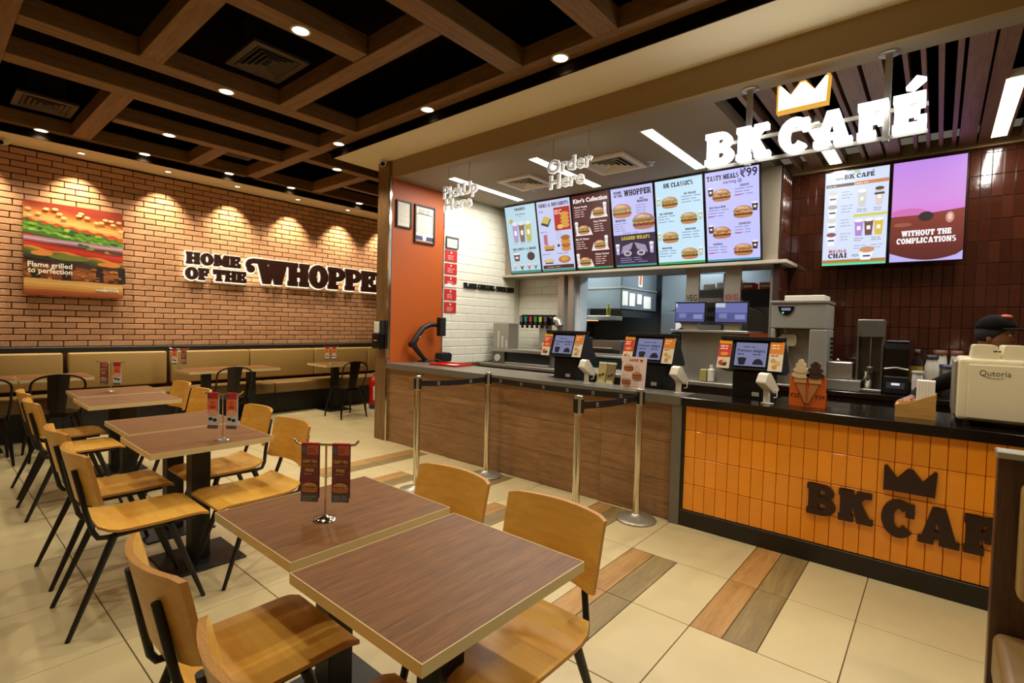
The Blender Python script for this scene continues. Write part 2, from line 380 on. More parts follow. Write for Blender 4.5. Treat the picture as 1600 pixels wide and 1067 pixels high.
class Canvas:
    """flat print on a plane: frame F, ink maker (pe lit pixels / pd printed)"""
    def __init__(s, F, ink, d=.001, step=.00025): s.b = MB(); s.F = F; s.ink = ink; s.d = d; s.st = step
    def up(s): s.d += s.st; return s.d
    def poly(s, pts, h): s.b.flat(pts, s.F, s.up(), s.ink(h)); return s
    def rect(s, x0, y0, x1, y1, h): return s.poly([(x0, y0), (x1, y0), (x1, y1), (x0, y1)], h)
    def ell(s, cx, cy, rx, ry, h, a0=0, a1=360, n=18):
        return s.poly([(cx+rx*math.cos(math.radians(a0+(a1-a0)*i/n)), cy+ry*math.sin(math.radians(a0+(a1-a0)*i/n))) for i in range(n+(0 if a1-a0 == 360 else 1))], h)
    def text(s, t, x, y, size, h, bold=.02, al='L', wmax=None):
        vs, fs, x0, x1 = text_mesh(t, bold); wd = (x1-x0)*size; k = 1.0
        if wmax and wd > wmax: k = wmax/wd; wd = wmax
        ox = x-{'L': 0, 'C': wd/2, 'R': wd}[al]; d = s.up()
        o, u, v = s.F; n = u.cross(v)
        s.b.add([o+u*(ox+(q[0]-x0)*size*k)+v*(y+q[1]*size)+n*d for q in vs], fs, s.ink(h)); return s
    def slab(s, t, x, y, hgt, h, al='L', sx=1.0, gap=.06):
        wd = slab_w(t, gap)*hgt*sx; ox = x-{'L': 0, 'C': wd/2, 'R': wd}[al]; d = s.up()
        for c, ps in slab_pieces(t, hgt, gap, sx):
            for p in ps: s.b.flat([(ox+a, y+b) for a, b in p], s.F, d, s.ink(h))
        return s
    def dashes(s, x, y, wd, n, gap, h, th=.006):
        for i in range(n):
            q = wd*random.uniform(.6, 1); s.rect(x, y-i*gap, x+q*.55, y-i*gap+th, h); s.rect(x+q*.65, y-i*gap, x+q, y-i*gap+th, h)
        return s
    def wavy(s, x0, x1, y0, y1, h, amp=.006, k=6, ph=0):
        n = 22; t = [(x0+(x1-x0)*i/n, y1+amp*math.sin(ph+k*2*PI*i/n)) for i in range(n+1)]; b = [(x0+(x1-x0)*i/n, y0+amp*math.sin(ph*2+k*2.3*PI*i/n)) for i in range(n, -1, -1)]
        return s.poly(b[::-1]+t[::-1], h) if False else s.poly([*t[::-1], *b[::-1]], h)
    def burger(s, cx, y, w, green='4f9a3a', bun='bb8252', patty='5a3018'):
        h = w*.66; x0, x1 = cx-w/2, cx+w/2
        s.ell(cx, y+h*.12, w*.47, h*.16, 'b87838'); s.rect(x0+w*.04, y+h*.1, x1-w*.04, y+h*.22, bun)
        s.wavy(x0, x1, y+h*.2, y+h*.4, patty, w*.01); s.wavy(x0+w*.02, x1-w*.02, y+h*.38, y+h*.47, 'd8a838', w*.015, 4)
        s.wavy(x0+w*.03, x1-w*.03, y+h*.44, y+h*.52, 'b83420', w*.01, 3); s.wavy(x0-w*.02, x1+w*.02, y+h*.5, y+h*.6, green, w*.025, 7, 1)
        
        for i in range(9): s.ell(x0+w*(.08+.105*i), y+h*random.uniform(.45, .56), w*.05, h*.035, random.choice([green, '7cc050', 'c84830', 'e8e0c0', '3c7a2c']), n=8)
        for i in range(7): s.ell(x0+w*(.1+.13*i), y+h*random.uniform(.24, .34), w*.05, h*.03, random.choice(['7a4424', '4a2410', '8a5530']), n=8)
        s.ell(cx, y+h*.58, w*.48, h*.4, '9a6038', 0, 180); s.ell(cx, y+h*.60, w*.45, h*.36, bun, 0, 180); s.ell(cx-w*.04, y+h*.68, w*.34, h*.25, 'd0a070', 0, 180); s.ell(cx-w*.1, y+h*.78, w*.16, h*.1, 'e2bc92', 0, 180)
        for i in range(6): s.ell(cx+random.uniform(-.3, .3)*w, y+h*random.uniform(.7, .9), w*.02, w*.013, 'f0dca8', n=8)
        return s
    def cup(s, cx, y, w, h, c, lid='f0f0f4'):
        s.poly([(cx-w*.36, y), (cx+w*.36, y), (cx+w*.5, y+h*.8), (cx-w*.5, y+h*.8)], c); s.ell(cx, y+h*.8, w*.52, h*.09, lid)
        s.rect(cx-w*.2, y+h*.3, cx+w*.2, y+h*.5, 'f4f0e8'); return s
    def fries(s, cx, y, w, c='d8a848'):
        s.poly([(cx-w*.4, y), (cx+w*.4, y), (cx+w*.5, y+w*.3), (cx-w*.5, y+w*.3)], '3a2a28')
        for i in range(9): x = cx+(i-4)*w*.1; s.poly([(x-w*.05, y+w*.12), (x+w*.05, y+w*.1), (x+w*.07, y+w*random.uniform(.3, .5)), (x-w*.03, y+w*random.uniform(.3, .5))], c)
        return s
    def build(s, name, parent): return s.b.build(name, parent)
def crown_pts(w, h): return [(0, 0), (w*.04, h*.02), (w*.96, h*.02), (w*.97, 0), (w, h*.95), (w*.95, h), (w*.74, h*.55), (w*.55, h*.95), (w*.45, h*.95), (w*.26, h*.55), (w*.05, h), (0, h*.95)]
# ================================================================== FLOOR
floor = struct(MB().box(-2.6, 7.1, -3.6, 8.4, -.1, -.005, GROUT_F).build('floor'))
X0F, Y0F, PT = 3.068, .265, .615
def slab_piece(w, d, m):
    return MB().cbox(0, w, 0, d, -.02, 0, m, .0015).mesh('tile')
G = .0045
full = slab_piece(PT-G, PT-G, TILE_F); half = slab_piece(PT-G, .31-G, TILE_F); pkA = slab_piece(PT-G, .1525-G, PLANK_A); pkB = slab_piece(PT-G, .1525-G, PLANK_B)
rest = MB()
for i in range(-10, 7):
    x = X0F+PT*i
    for k in range(-7, 13):
        y = Y0F+PT*k
        if x > 3.2 and y < 5.2 and x > 3.7: continue
        if y > 7.7 or x < -2.7 or x > 6.9: continue
        planked = 0 <= k <= 6 and ((k % 2 == 0 and i in (-1, 0)) or (k % 2 == 1 and i in (-2, -1)))
        seen = x > -.5 and y > -.8 and (x > 0 or y > 1.0) and x < 5.0
        if planked:
            share('tile', half, floor, (x, y, 0)); share('plank', pkB, floor, (x, y+.31, 0)); share('plank', pkA, floor, (x, y+.4625, 0))
        elif seen: share('tile', full, floor, (x, y, 0))
        else: rest.cbox(x, x+PT-G, y, y+PT-G, -.02, 0, TILE_F, .0015)
r = rest.build('tile_field', floor); r['kind'] = 'stuff'

# ================================================================== BRICK WALL
wb = struct(MB().box(-2.6, 7.1, 8.3, 8.42, 0, 4.1, GROUT_D).build('wall_back'), 'brick wall at the far end behind the bench')
bl, bh, pl, ph = .225, .064, .235, .0752
bm_brick = MB().cbox(0, bl, -.014, .01, 0, bh, BRICK, .004).mesh('brick')
pos = []
for r_ in range(31):
    for k in range(-12, 28):
        x = .06+k*pl+(r_ % 2)*pl/2+((r_*37) % 5-2)*.006
        pos.append((x, 1.045+r_*ph))
inv = [p for p in pos if .62 < p[0] < 5.85 and not (.9 < p[0] < 1.55 and 1.72 < p[1] < 2.72)]
inv.sort(key=lambda p: p[0]); first = set(inv[:300]); rest = MB()
for p in pos:
    if p in first: share('brick', bm_brick, wb, (p[0], 8.3, p[1]))
    elif p[0] < 6.8:
        rest.cbox(p[0], p[0]+bl, 8.286, 8.31, p[1], p[1]+bh, BRICK, .004)
r = rest.build('brick_field', wb); r['kind'] = 'stuff'
struct(MB().cbox(-2.6, 6.9, 8.2, 8.3, .975, 1.04, BLACK, .006).build('trim_1'), 'black rail between the bricks and the bench backs')

# ================================================================== OTHER WALLS OF THE ROOM
struct(MB().box(-2.72, -2.6, -3.6, 8.4, 0, 4.1, WALL_P).build('wall_left'))
struct(MB().box(-2.6, 7.1, -3.72, -3.6, 0, 4.1, WALL_P).build('wall_front'))
struct(MB().box(7.0, 7.1, 5.33, 8.3, 0, 4.1, WALL_P).build('wall_end'))
# ------------------------------------------------------------------ wall with orange panel and white tiles (faces the counter)
wo = struct(MB().box(3.745, 6.4, 5.105, 5.33, 0, 3.39, COLW).build('wall_right'), 'end wall of the counter, orange panel and white tiles')
MB().cbox(3.72, 3.75, 5.12, 5.345, 0, 3.385, COLW, .002).build('wood_cladding', wo)
MB().box(3.715, 3.75, 5.095, 5.12, 0, 3.2, CHROME).build('corner_strip', wo)
MB().box(3.75, 4.575, 5.09, 5.11, .9, 3.18, ORANGEP).build('orange_panel', wo)
MB().box(4.575, 4.59, 5.085, 5.11, .9, 3.18, CHROME).build('metal_edge', wo)
MB().box(4.59, 6.2, 5.092, 5.108, .9, 3.18, GROUT_W).build('grout_bed', wo)
def bevel_tile(w, h, m, axis='Y'):
    b = MB(); c = .010; t = .0045
    if axis == 'Y': vs = [(0, 0, 0), (w, 0, 0), (w, 0, h), (0, 0, h), (c, -t, c), (w-c, -t, c), (w-c, -t, h-c), (c, -t, h-c)]
    else: vs = [(0, 0, 0), (0, -w, 0), (0, -w, h), (0, 0, h), (-t, -c, c), (-t, -w+c, c), (-t, -w+c, h-c), (-t, -c, h-c)]
    return b.add(vs, [(0, 1, 5, 4), (1, 2, 6, 5), (2, 3, 7, 6), (3, 0, 4, 7), (4, 5, 6, 7)], m).mesh('tile')
wt = bevel_tile(.297, .112, WTILE)
wth = bevel_tile(.1465, .112, WTILE)
for r_ in range(20):
    z = .905+r_*.1145
    if z+.112 > 3.18: break
    x = 4.592
    if r_ % 2: share('tile', wth, wo, (x, 5.092, z)); x += .1495
    while x+.297 < 6.2: share('tile', wt, wo, (x, 5.092, z)); x += .3
    if x+.1465 < 6.2: share('tile', wth, wo, (x, 5.092, z))
# ------------------------------------------------------------------ back wall behind the drinks station (white), kitchen openings
wk = struct(MB().box(6.2, 6.4, 4.12, 5.1, 0, 3.18, GROUT_W).build('wall_drinks'), 'white tiled back wall behind the drinks station')
wt2 = bevel_tile(.297, .112, WTILE, 'X'); wt2h = bevel_tile(.1465, .112, WTILE, 'X')
for r_ in range(12):
    z = .905+r_*.1145; y = 5.085
    if r_ % 2: share('tile', wt2h, wk, (6.2, y, z)); y -= .1495
    while y-.297 > 4.12: share('tile', wt2, wk, (6.2, y, z)); y -= .3
    if y-.1465 > 4.12: share('tile', wt2h, wk, (6.2, y, z))
# bulkhead that carries the menu boards
bu = struct(MB().box(5.84, 6.4, 1.32, 5.09, 2.2, 3.18, CEIL_K).build('wall_bulkhead'), 'pale bulkhead above the kitchen opening')
MB().cbox(5.78, 6.4, 1.22, 5.085, 2.165, 2.2, mat('ledge_grey', 'b0a898', .6), .003).build('ledge', bu)
# brown tiled wall
wbr = struct(MB().box(6.3, 6.42, -3.6, 1.32, 0, 3.3, GROUT_B).box(5.86, 6.42, 1.30, 1.36, 0, 3.18, GROUT_B).build('wall_brown'), 'dark brown glazed tile wall behind the cafe counter')
bt = MB().cbox(-.009, .004, -.0735, 0, 0, .196, BROWN, .003).mesh('tile')
btr = MB().cbox(0, .0735, -.009, .004, 0, .196, BROWN, .003).mesh('tile')
tiles = []
for r_ in range(12):
    for c_ in range(0, 58): tiles.append((1.295-c_*.0765, .93+r_*.199))
tiles = [t for t in tiles if t[1] < 3.15]
seen = [t for t in tiles if t[0] > -.62 and not (-.1 < t[0] < .9 and 2.25 < t[1] < 2.85)]
seen.sort(key=lambda t: -t[1]+abs(t[0])*.3); S = set(seen[:286]); rest = MB()
for t in tiles:
    zz = t[1]
    if t in S: share('tile', bt, wbr, (6.3, t[0], zz))
    elif zz < 3.0: rest.cbox(6.291, 6.304, t[0]-.0735, t[0], zz, zz+.196, BROWN, .003)
for c_ in range(5):
    for r_ in range(11):
        rest.cbox(5.87+c_*.0765, 5.87+c_*.0765+.0735, 1.291, 1.304, .93+r_*.199, 1.126+r_*.199, BROWN, .003)
r = rest.build('tile_field', wbr); r['kind'] = 'stuff'
# steel posts at the kitchen opening
struct(MB().cbox(5.93, 6.2, 4.06, 4.16, 0, 2.165, STEEL, .004).cbox(5.9, 5.96, 3.88, 3.97, 0, 2.165, STEEL, .004).build('trim_2'), 'stainless posts at the left of the kitchen opening')
struct(MB().box(6.1, 6.3, 3.90, 4.055, 0, 2.165, mat('jamb_white', 'dfeaf0', .6)).build('trim_3'), 'white door jamb beside the steel posts')
struct(MB().cbox(5.93, 5.98, 1.36, 1.40, .9, 2.165, STEEL, .003).build('trim_4'), 'thin steel post at the right of the kitchen opening')
# kitchen shell
struct(MB().box(8.9, 9.0, .2, 5.6, 0, 3.0, KGREY).build('wall_kitchen_back'))
struct(MB().box(6.3, 9.0, 5.33, 5.4, 0, 3.0, KGREY).build('wall_kitchen_left'))
struct(MB().box(6.42, 9.0, .2, .28, 0, 3.0, KGREY).build('wall_kitchen_right'))
kc = struct(MB().box(6.4, 9.0, .2, 5.4, 2.7, 2.8, CEIL_K).build('ceiling_kitchen'))
struct(MB().box(3.75, 9.0, -3.6, 5.33, -.1, -.003, mat('kitchen_floor_tile', '5c4a3a', .5)).build('floor_kitchen'))

# ================================================================== CEILING
ceil = struct(MB().box(-2.6, 7.1, -3.6, 8.4, 4.0, 4.1, CEIL_D).build('ceiling'), 'black ceiling above a grid of wooden beams')
MB().box(-2.6, 7.1, 7.78, 8.3, 3.39, 4.0, SOFFIT).build('soffit', ceil)
MB().box(3.28, 3.76, -3.6, 5.62, 3.39, 4.0, SOFFIT).box(3.76, 7.0, 5.105, 5.62, 3.39, 4.0, SOFFIT).build('soffit', ceil)
MB().box(3.262, 3.279, -3.6, 5.64, 3.392, 4.0, CEIL_D).box(3.262, 7.0, 5.621, 5.64, 3.392, 4.0, CEIL_D).box(-2.6, 7.0, 7.762, 7.779, 3.392, 4.0, CEIL_D).build('shadow_gap', ceil)
MB().box(3.745, 3.80, -3.6, 5.105, 3.18, 3.39, FASCIA).build('fascia', ceil)
BZ0, BZ1 = 3.48, 3.63
def beam(x0, x1, y0, y1):
    m = BEAM if (y1-y0) > (x1-x0) else BEAMX
    MB().cbox(x0, x1, y0, y1, BZ0, BZ1, m, .004).build('beam', ceil)
beam(.32, .49, -3.5, 7.76)                      # far left
beam(3.11, 3.255, -3.5, 7.76)                   # along the soffit
beam(.49, 3.11, 4.88, 5.06); beam(.49, 3.11, 5.67, 5.87); beam(1.38, 3.11, 6.60, 6.75); beam(.49, 7.0, 7.66, 7.758)
beam(1.32, 2.26, 3.42, 3.60); beam(.49, 3.11, 2.58, 2.76); beam(.49, 3.11, 1.75, 1.94); beam(.49, 3.11, .3, .48); beam(.49, 3.11, -1.2, -1.02)
beam(1.17, 1.33, 2.76, 4.88); beam(1.2, 1.37, 5.87, 7.66); beam(2.37, 2.53, 6.75, 7.66); beam(2.27, 2.43, 2.76, 4.88); beam(2.05, 2.21, .48, 1.75)
beam(3.255, 7.0, 6.18, 6.33); beam(4.1, 4.25, 6.33, 7.66); beam(4.25, 7.0, 6.95, 7.05); beam(-2.6, .32, 3.4, 3.58); beam(-2.6, .32, 1.2, 1.38); beam(-2.6, .32, 5.6, 5.78); beam(-1.2, -1.04, -3.5, 7.66)
# lower ceiling over the counter, with the slatted recess
ck = struct(MB().box(3.80, 6.42, 1.38, 5.105, 3.18, 3.3, CEIL_K).box(3.80, 3.95, -3.6, 1.38, 3.18, 3.3, CEIL_K).box(6.24, 6.42, -3.6, 1.38, 3.165, 3.3, FASCIA).box(3.80, 6.42, -3.6, 5.105, 3.42, 3.5, CEIL_D).build('ceiling_counter'), 'plain lower ceiling over the counter with a slatted recess')
SLATC = wood('slat_wood', '6a5040', '98785c', 0, 6, 14, .5, rnd=.12)
for y0, y1 in ((1.19, 1.225), (.99, 1.10), (.86, .90), (.79, .82), (.62, .65), (.48, .595), (.35, .455), (.22, .245), (.13, .155), (.04, .07), (-.05, -.02), (-.185, -.07), (-.295, -.2), (-.40, -.37), (-.5, -.47), (-.6, -.57), (-.72, -.62), (-.84, -.74), (-.95, -.92), (-1.05, -1.02), (-1.2, -1.1)):
    MB().box(3.955, 6.235, y0, y1, 3.195, 3.29, SLATC).build('slat', ck)

# ================================================================== LAMPS IN THE CEILING
GLOW = emis('lamp_glow', 'fff2d0', 9.0); GLOWW = emis('lamp_glow_white', 'fff6e0', 5.0); RING = mat('lamp_ring', 'c8b890', .4)
def downlight(x, y, z, label, power, size=2.0, blend=.5, r=.055, col=SOFT, aim=(0, 0, -1), grp=None, rad=.05):
    t = thing('downlight', label, 'ceiling lamp', (x, y, z), 0, grp)
    MB().lathe([(r*1.28, 0), (r*1.28, -.006), (r*1.02, -.009), (r, -.004)], RING, n=24).build('trim_ring', t)
    MB().lathe([(r*1.0, -.0045), (.0001, -.0046)], GLOW, n=24).build('lens', t)
    spot('downlight_lamp', (0, 0, -.03), power, size, blend, col, t, aim, rad)
    return t
DL = [(1.78, 3.51, 'recessed round downlight on the beam nearest the top of the picture, left of centre'), (1.84, 4.97, 'recessed round downlight on the long beam left of the large ceiling vent'),
      (1.88, 6.675, 'recessed round downlight on the short beam between the two far vents'), (.95, 7.71, 'recessed round downlight on the wall beam under the leftmost vent'),
      (1.91, 7.71, 'second recessed downlight from the left on the wall beam'), (2.90, 7.71, 'third recessed downlight from the left on the wall beam'),
      (3.79, 7.71, 'fourth recessed downlight from the left on the wall beam'), (4.99, 7.71, 'recessed downlight on the wall beam closest to the wooden column'),
      (3.18, 2.27, 'recessed round downlight on the soffit beam, nearest of its row'), (3.18, 3.80, 'recessed round downlight in the middle of the soffit beam'),
      (3.18, 5.35, 'recessed round downlight on the soffit beam beside the white corner'), (3.70, 6.255, 'recessed round downlight on the cross beam behind the white corner')]
for x, y, l in DL: downlight(x, y, BZ0, l, P_DOWN)
for x, y, l in ((.0, 1.29, 'recessed downlight on the side beam left of the chair at the lower left'), (.4, 3.2, 'recessed downlight on the beam along the left edge, above the mid room chairs'), (2.05, .39, 'recessed downlight on the cross beam straight above the nearest table'), (3.18, .75, 'recessed downlight on the soffit beam opposite the cafe sign'), (3.18, -.8, 'recessed downlight on the soffit beam above the booth seat'),
                (1.7, -1.1, 'recessed downlight on the cross beam behind the viewer'), (-1.1, 5.0, 'recessed downlight on the far left beam towards the brick wall')):
    downlight(x, y, BZ0, l, P_DOWN)
for i, (x, n_) in enumerate(((1.34, 'above the burger poster'), (2.24, 'left of the word HOME'), (3.12, 'above the word HOME'), (4.04, 'above the middle of the lit wall sign'), (4.94, 'above the end of the lit wall sign'), (5.84, 'behind the wooden column'), (.44, 'at the left edge of the picture'))):
    downlight(x, 7.985, 3.39, 'small wall washer in the white soffit '+n_, P_WALL, size=1.32, blend=.8, r=.034, col=WARM, aim=(0, .33, -1), rad=.015)
def strip(x0, x1, y, z, label):
    t = thing('strip_light', label, 'ceiling lamp', (0, 0, 0))
    MB().box(x0-.012, x1+.012, y-.062, y+.062, z-.003, z+.05, WPLAS).build('housing', t)
    MB().box(x0, x1, y-.05, y+.05, z-.006, z-.0035, GLOWW).build('diffuser', t)
    area('strip_lamp', ((x0+x1)/2, y, z-.02), P_STRIP, x1-x0, .09, WHITE, t)
strip(4.16, 5.45, 4.5, 3.18, 'white strip light in the ceiling above the pick up sign')
strip(4.16, 5.45, 3.28, 3.18, 'white strip light in the ceiling behind the order sign')
strip(4.15, 5.45, 2.02, 3.18, 'white strip light in the ceiling left of the lit cafe sign')
strip(4.85, 6.15, .88, 3.2, 'white strip light between the ceiling slats under the lit crown')
strip(4.78, 6.1, -.33, 3.2, 'white strip light between the ceiling slats at the right edge')
strip(4.78, 6.1, -1.5, 3.2, 'white strip light between the ceiling slats, out of the picture')
def vent(x, y, z, s, label, m, dark, d=None, stem=0):
    t = thing('air_vent', label, 'air vent', (x, y, z)); h = s/2; r = (d or s)/s
    def ring(b, a0, w_, z0, z1):
        a1 = a0-w_; c0 = a0*r; c1 = a0*r-w_
        for q in ((-a0, a0, -c0, -c1), (-a0, a0, c1, c0), (-a0, -a1, -c1, c1), (a1, a0, -c1, c1)): b.box(*q, z0, z1, m)
        return b
    ring(MB(), h, h*.22, -.024, -.001).build('frame', t)
    MB().box(-h*.8, h*.8, -h*r*.86, h*r*.86, -.006, -.0015, dark).build('shade_plate', t)  # flat black plate, its colour stands in for the shade behind the louvres
    for k in range(4):
        # slanted louvre: a ring that flares outwards as it comes down
        a0 = h*(.745-.175*k); w_ = h*.10; b = MB(); vs = []
        for (aa, zz) in ((a0-w_, -.007), (a0, -.026), (a0-.004, -.028), (a0-w_-.004, -.009)):
            g = aa-h+h*r
            vs += [(-aa, -g, zz), (aa, -g, zz), (aa, g, zz), (-aa, g, zz)]
        b.add(vs, [(i*4+j, i*4+(j+1) % 4, ((i+1) % 4)*4+(j+1) % 4, ((i+1) % 4)*4+j) for i in range(4) for j in range(4)], m); b.build('louvre', t)
    if stem: MB().box(-h*.6, h*.6, -h*r*.6, h*r*.6, 0, stem, dark).build('plenum_box', t)
    return t
VM = mat('vent_brown', '4a3a28', .6); VW = mat('vent_white', 'd8ccb0', .5); VD = mat('vent_dark', '0a0806', .9)
vent(1.99, 4.50, 3.66, .46, 'large brown air vent set in the nearest dark bay', VM, VD, .58, .34)
vent(.93, 7.30, 3.66, .48, 'brown air vent in the dark bay at the left edge', VM, VD, .52, .34)
vent(2.83, 7.22, 3.66, .42, 'small brown air vent in the dark bay near the brick wall', VM, VD, .42, .34)
vent(4.80, 3.88, 3.18, .50, 'white square air vent in the counter ceiling between two strip lights', VW, VD)
vent(4.77, 2.70, 3.18, .54, 'white square air vent in the counter ceiling right of the order sign', VW, VD)
def dome(x, y, z, label):
    t = thing('security_camera', label, 'camera', (x, y, z))
    MB().lathe([(.05, 0), (.05, -.02), (.04, -.03), (.0001, -.03)], WPLAS).build('mount', t)
    MB().cyl((0, 0, -.03), (-.05, -.06, -.055), .032, WPLAS, .034).build('body', t)
    MB().cyl((-.05, -.06, -.055), (-.056, -.067, -.058), .026, BLACKG).build('lens', t)
dome(3.70, 5.22, 3.39, 'white security camera on the soffit at the top of the wooden column')
dome(.71, 8.1, 3.39, 'white security camera on the soffit at the left edge')
for x, y, l in ((5.05, 3.95, 'tiny sprinkler head in the counter ceiling beside the first white vent'), (4.95, 2.35, 'tiny round sprinkler in the counter ceiling beside the second white vent')):
    t = thing('sprinkler', l, 'sprinkler', (x, y, 3.18)); MB().lathe([(.04, 0), (.04, -.008), (.012, -.01), (.012, -.03), (.0001, -.03)], STEEL).build('head', t)
    MB().lathe([(.0001, -.04), (.025, -.04), (.025, -.043), (.0001, -.043)], STEEL).build('deflector', t)
# kitchen lamps
for x, y, l in ((6.68, 4.3, 'square ceiling panel lamp over the heated holding station'), (7.5, 3.0, 'square ceiling panel lamp before the kitchen refrigerator')):
    t = thing('kitchen_lamp', l, 'ceiling lamp', (x, y, 2.7))
    MB().box(-.3, .3, -.3, .3, -.02, 0, WPLAS).build('housing', t); MB().box(-.28, .28, -.28, .28, -.025, -.021, GLOWW).build('diffuser', t)
    area('kitchen_light', (0, 0, -.05), P_KITCHEN, .55, .55, COOL, t)
# ================================================================== COUNTERS
XC = 3.70
ct = thing('service_counter', 'long service counter clad in brown wood tiles with a grey stone top', 'counter', (0, 0, 0))
MB().box(3.765, 4.25, 1.5, 5.09, .02, .89, KICK).build('carcass', ct)
pn = MB().cbox(0, .016, -.640, 0, 0, .292, CWOOD, .0015).mesh('panel')
for k in range(6):
    for r_ in range(3):
        o = share('panel', pn, ct, (3.752-.0095*(k+.5), 5.34-k*.6445, .004+r_*.2955))
MB().cbox(3.66, 3.76, 1.425, 1.5, 0, .89, QUARTZ, .003).build('end_panel', ct)
MB().prism([(3.70, 5.1), (3.655, 1.425), (3.95, 1.425), (3.95, 2.35), (4.0, 2.9), (4.3, 2.95), (4.3, 5.1)], (Vector((0, 0, .89)), Vector((1, 0, 0)), Vector((0, 1, 0))), 0, .065, QUARTZ).build('countertop', ct, .003)
MB().box(3.95, 4.4, 1.45, 2.9, .70, .72, BLACK).build('lower_shelf', ct)
MB().box(3.74, 3.76, 5.0, 5.1, 0, .89, QUARTZ)
cf = thing('cafe_counter', 'cafe counter faced with upright orange tiles under a black stone top', 'counter', (0, 0, 0))
MB().box(3.69, 4.3, -3.0, 1.42, .1, .893, GROUT_O).build('carcass', cf)
MB().cbox(3.665, 4.3, -3.0, 1.422, 0, .118, KICK, .003).build('kick_board', cf)
MB().cbox(3.645, 3.98, -3.0, 1.43, .893, .955, BSLAB, .003).cbox(3.98, 4.32, -3.0, .9, .893, .955, BSLAB, .003).build('countertop', cf)
MB().box(3.668, 3.69, 1.405, 1.422, .118, .893, BLACK).build('edge_strip', cf)
hs = [.121, .318, .515, .712]
ot = MB().cbox(-.010, .002, -.0745, 0, 0, .194, ORANGE, .0025).mesh('tile'); ots = MB().cbox(-.010, .002, -.0745, 0, 0, .178, ORANGE, .0025).mesh('tile')
for c_ in range(28):
    for r_, z in enumerate(hs): share('tile', ots if r_ == 3 else ot, cf, (3.69, 1.404-c_*.0775, z))
# brown sign letters on the orange tiles
sg = thing('counter_sign', 'dark brown raised letters and crown on the orange tiled counter', 'sign', (0, 0, 0))
def letters(t, F, h, d0, d1, m, parent, halo=None, hd=.02, hm=None, sx=1.0, gap=.06, rnd=.035):
    for c, ps in slab_pieces(t, h, gap, sx):
        b = MB()
        for i, p in enumerate(ps): b.prism(grow(p, rnd*h), F, d0, d1+i*.00025, m)
        o = b.build('letter', parent)
        if halo:
            b = MB()
            for i, p in enumerate(ps): b.prism(grow(p, halo, 5), F, d0-hd-.001, d0-.001-i*.0001, hm)
            b.build('glowing_edge', o)
def word_fit(t, width, h, gap=.06): return width/(slab_w(t, gap)*h)
letters('BK', FX(3.682, .595, .315), .185, 0, .025, SIGN_D, sg, sx=word_fit('BK', .335, .185, .12), gap=.12, rnd=.02)
letters('CAF\u00c9', FX(3.682, .212, .292), .2, 0, .025, SIGN_D, sg, sx=word_fit('CAF\u00c9', .635, .2, .13), gap=.13, rnd=.02)
MB().prism([(a, b) for a, b in crown_pts(.24, .15)], FX(3.682, .212, .545), 0, .025, SIGN_D).build('crown', sg, .004)

# ================================================================== LIT SIGNS
ws = thing('wall_sign', 'backlit dark brown wall lettering HOME OF THE WHOPPER on bricks', 'sign', (0, 0, 0))
HALO = emis('sign_halo', 'fff0c8', 1.6)
FW = lambda x, z: FY(x, 8.262, z)
letters('HOME', FW(2.54, 2.215), .165, 0, .03, SIGN_D, ws, .02, .025, HALO, word_fit('HOME', .73, .165))
letters('OF', FW(2.53, 1.995), .165, 0, .03, SIGN_D, ws, .02, .025, HALO, word_fit('OF', .30, .165))
letters('THE', FW(2.895, 1.995), .165, 0, .03, SIGN_D, ws, .02, .025, HALO, word_fit('THE', .46, .165))
letters('WHOPPER', FW(3.52, 2.015), .365, 0, .03, SIGN_D, ws, .028, .025, HALO, word_fit('WHOPPER', 2.58, .365), .05)
b = MB(); hb = MB()
cur = [[(3.425+.05*math.cos(a*PI/6), 2.225+.05*math.sin(a*PI/6)) for a in range(12)]]
path = [(3.385, 2.255, .022), (3.385, 2.30, .026), (3.41, 2.335, .028), (3.46, 2.352, .028), (3.60, 2.352, .028)]
for (xa, za, ra), (xb, zb, rb) in zip(path, path[1:]):
    dx, dz = xb-xa, zb-za; L_ = math.hypot(dx, dz); nx, nz = -dz/L_, dx/L_
    cur.append([(xa+nx*ra, za+nz*ra), (xa-nx*ra, za-nz*ra), (xb-nx*rb, zb-nz*rb), (xb+nx*rb, zb+nz*rb)])
for i, q in enumerate(cur):
    b.prism(grow(q, .012), FW(0, 0), 0, .0299+i*.0001, SIGN_D); hb.prism(grow(q, .034, 5), FW(0, 0), -.026, -.001-i*.0001, HALO)
o = b.build('swash', ws); hb.build('glowing_edge', o)
area('sign_glow', (3.0, 8.24, 2.2), 1.2*P_LETTER, 1.0, .4, SOFT, ws, (0, 1, 0)); area('sign_glow', (4.6, 8.24, 2.2), 2.4*P_LETTER, 2.4, .4, SOFT, ws, (0, 1, 0))
cs = thing('cafe_sign', 'glowing white hanging letters BK CAF\u00c9 with a lit crown', 'sign', (0, 0, 0))
LETW = emis('letter_white', 'ffffff', 2.6); CROWNL = emis('crown_light', 'fff0c0', 2.2); CROWNE = emis('crown_edge', 'e8a838', 1.0)
letters('BK', FX(3.86, 1.375, 2.665), .225, 0, .06, LETW, cs, sx=word_fit('BK', .43, .225, .12), gap=.12, rnd=.004)
letters('CAF\u00c9', FX(3.86, .885, 2.66), .215, 0, .06, LETW, cs, sx=word_fit('CAF\u00c9', .78, .215, .13), gap=.13, rnd=.004)
b = MB().prism(crown_pts(.31, .19), FX(3.86, .905, 2.93), 0, .06, CROWNE).build('crown', cs)
MB().prism([(.012+x*.287/.31, .012+y*.165/.19) for x, y in crown_pts(.31, .19)], FX(3.86, .905, 2.93), .06, .063, CROWNL).build('crown_face', b)
for z in (2.66, 2.82): MB().box(3.87, 3.885, .1, 1.38, z-.012, z+.012, STEEL).build('rail', cs)
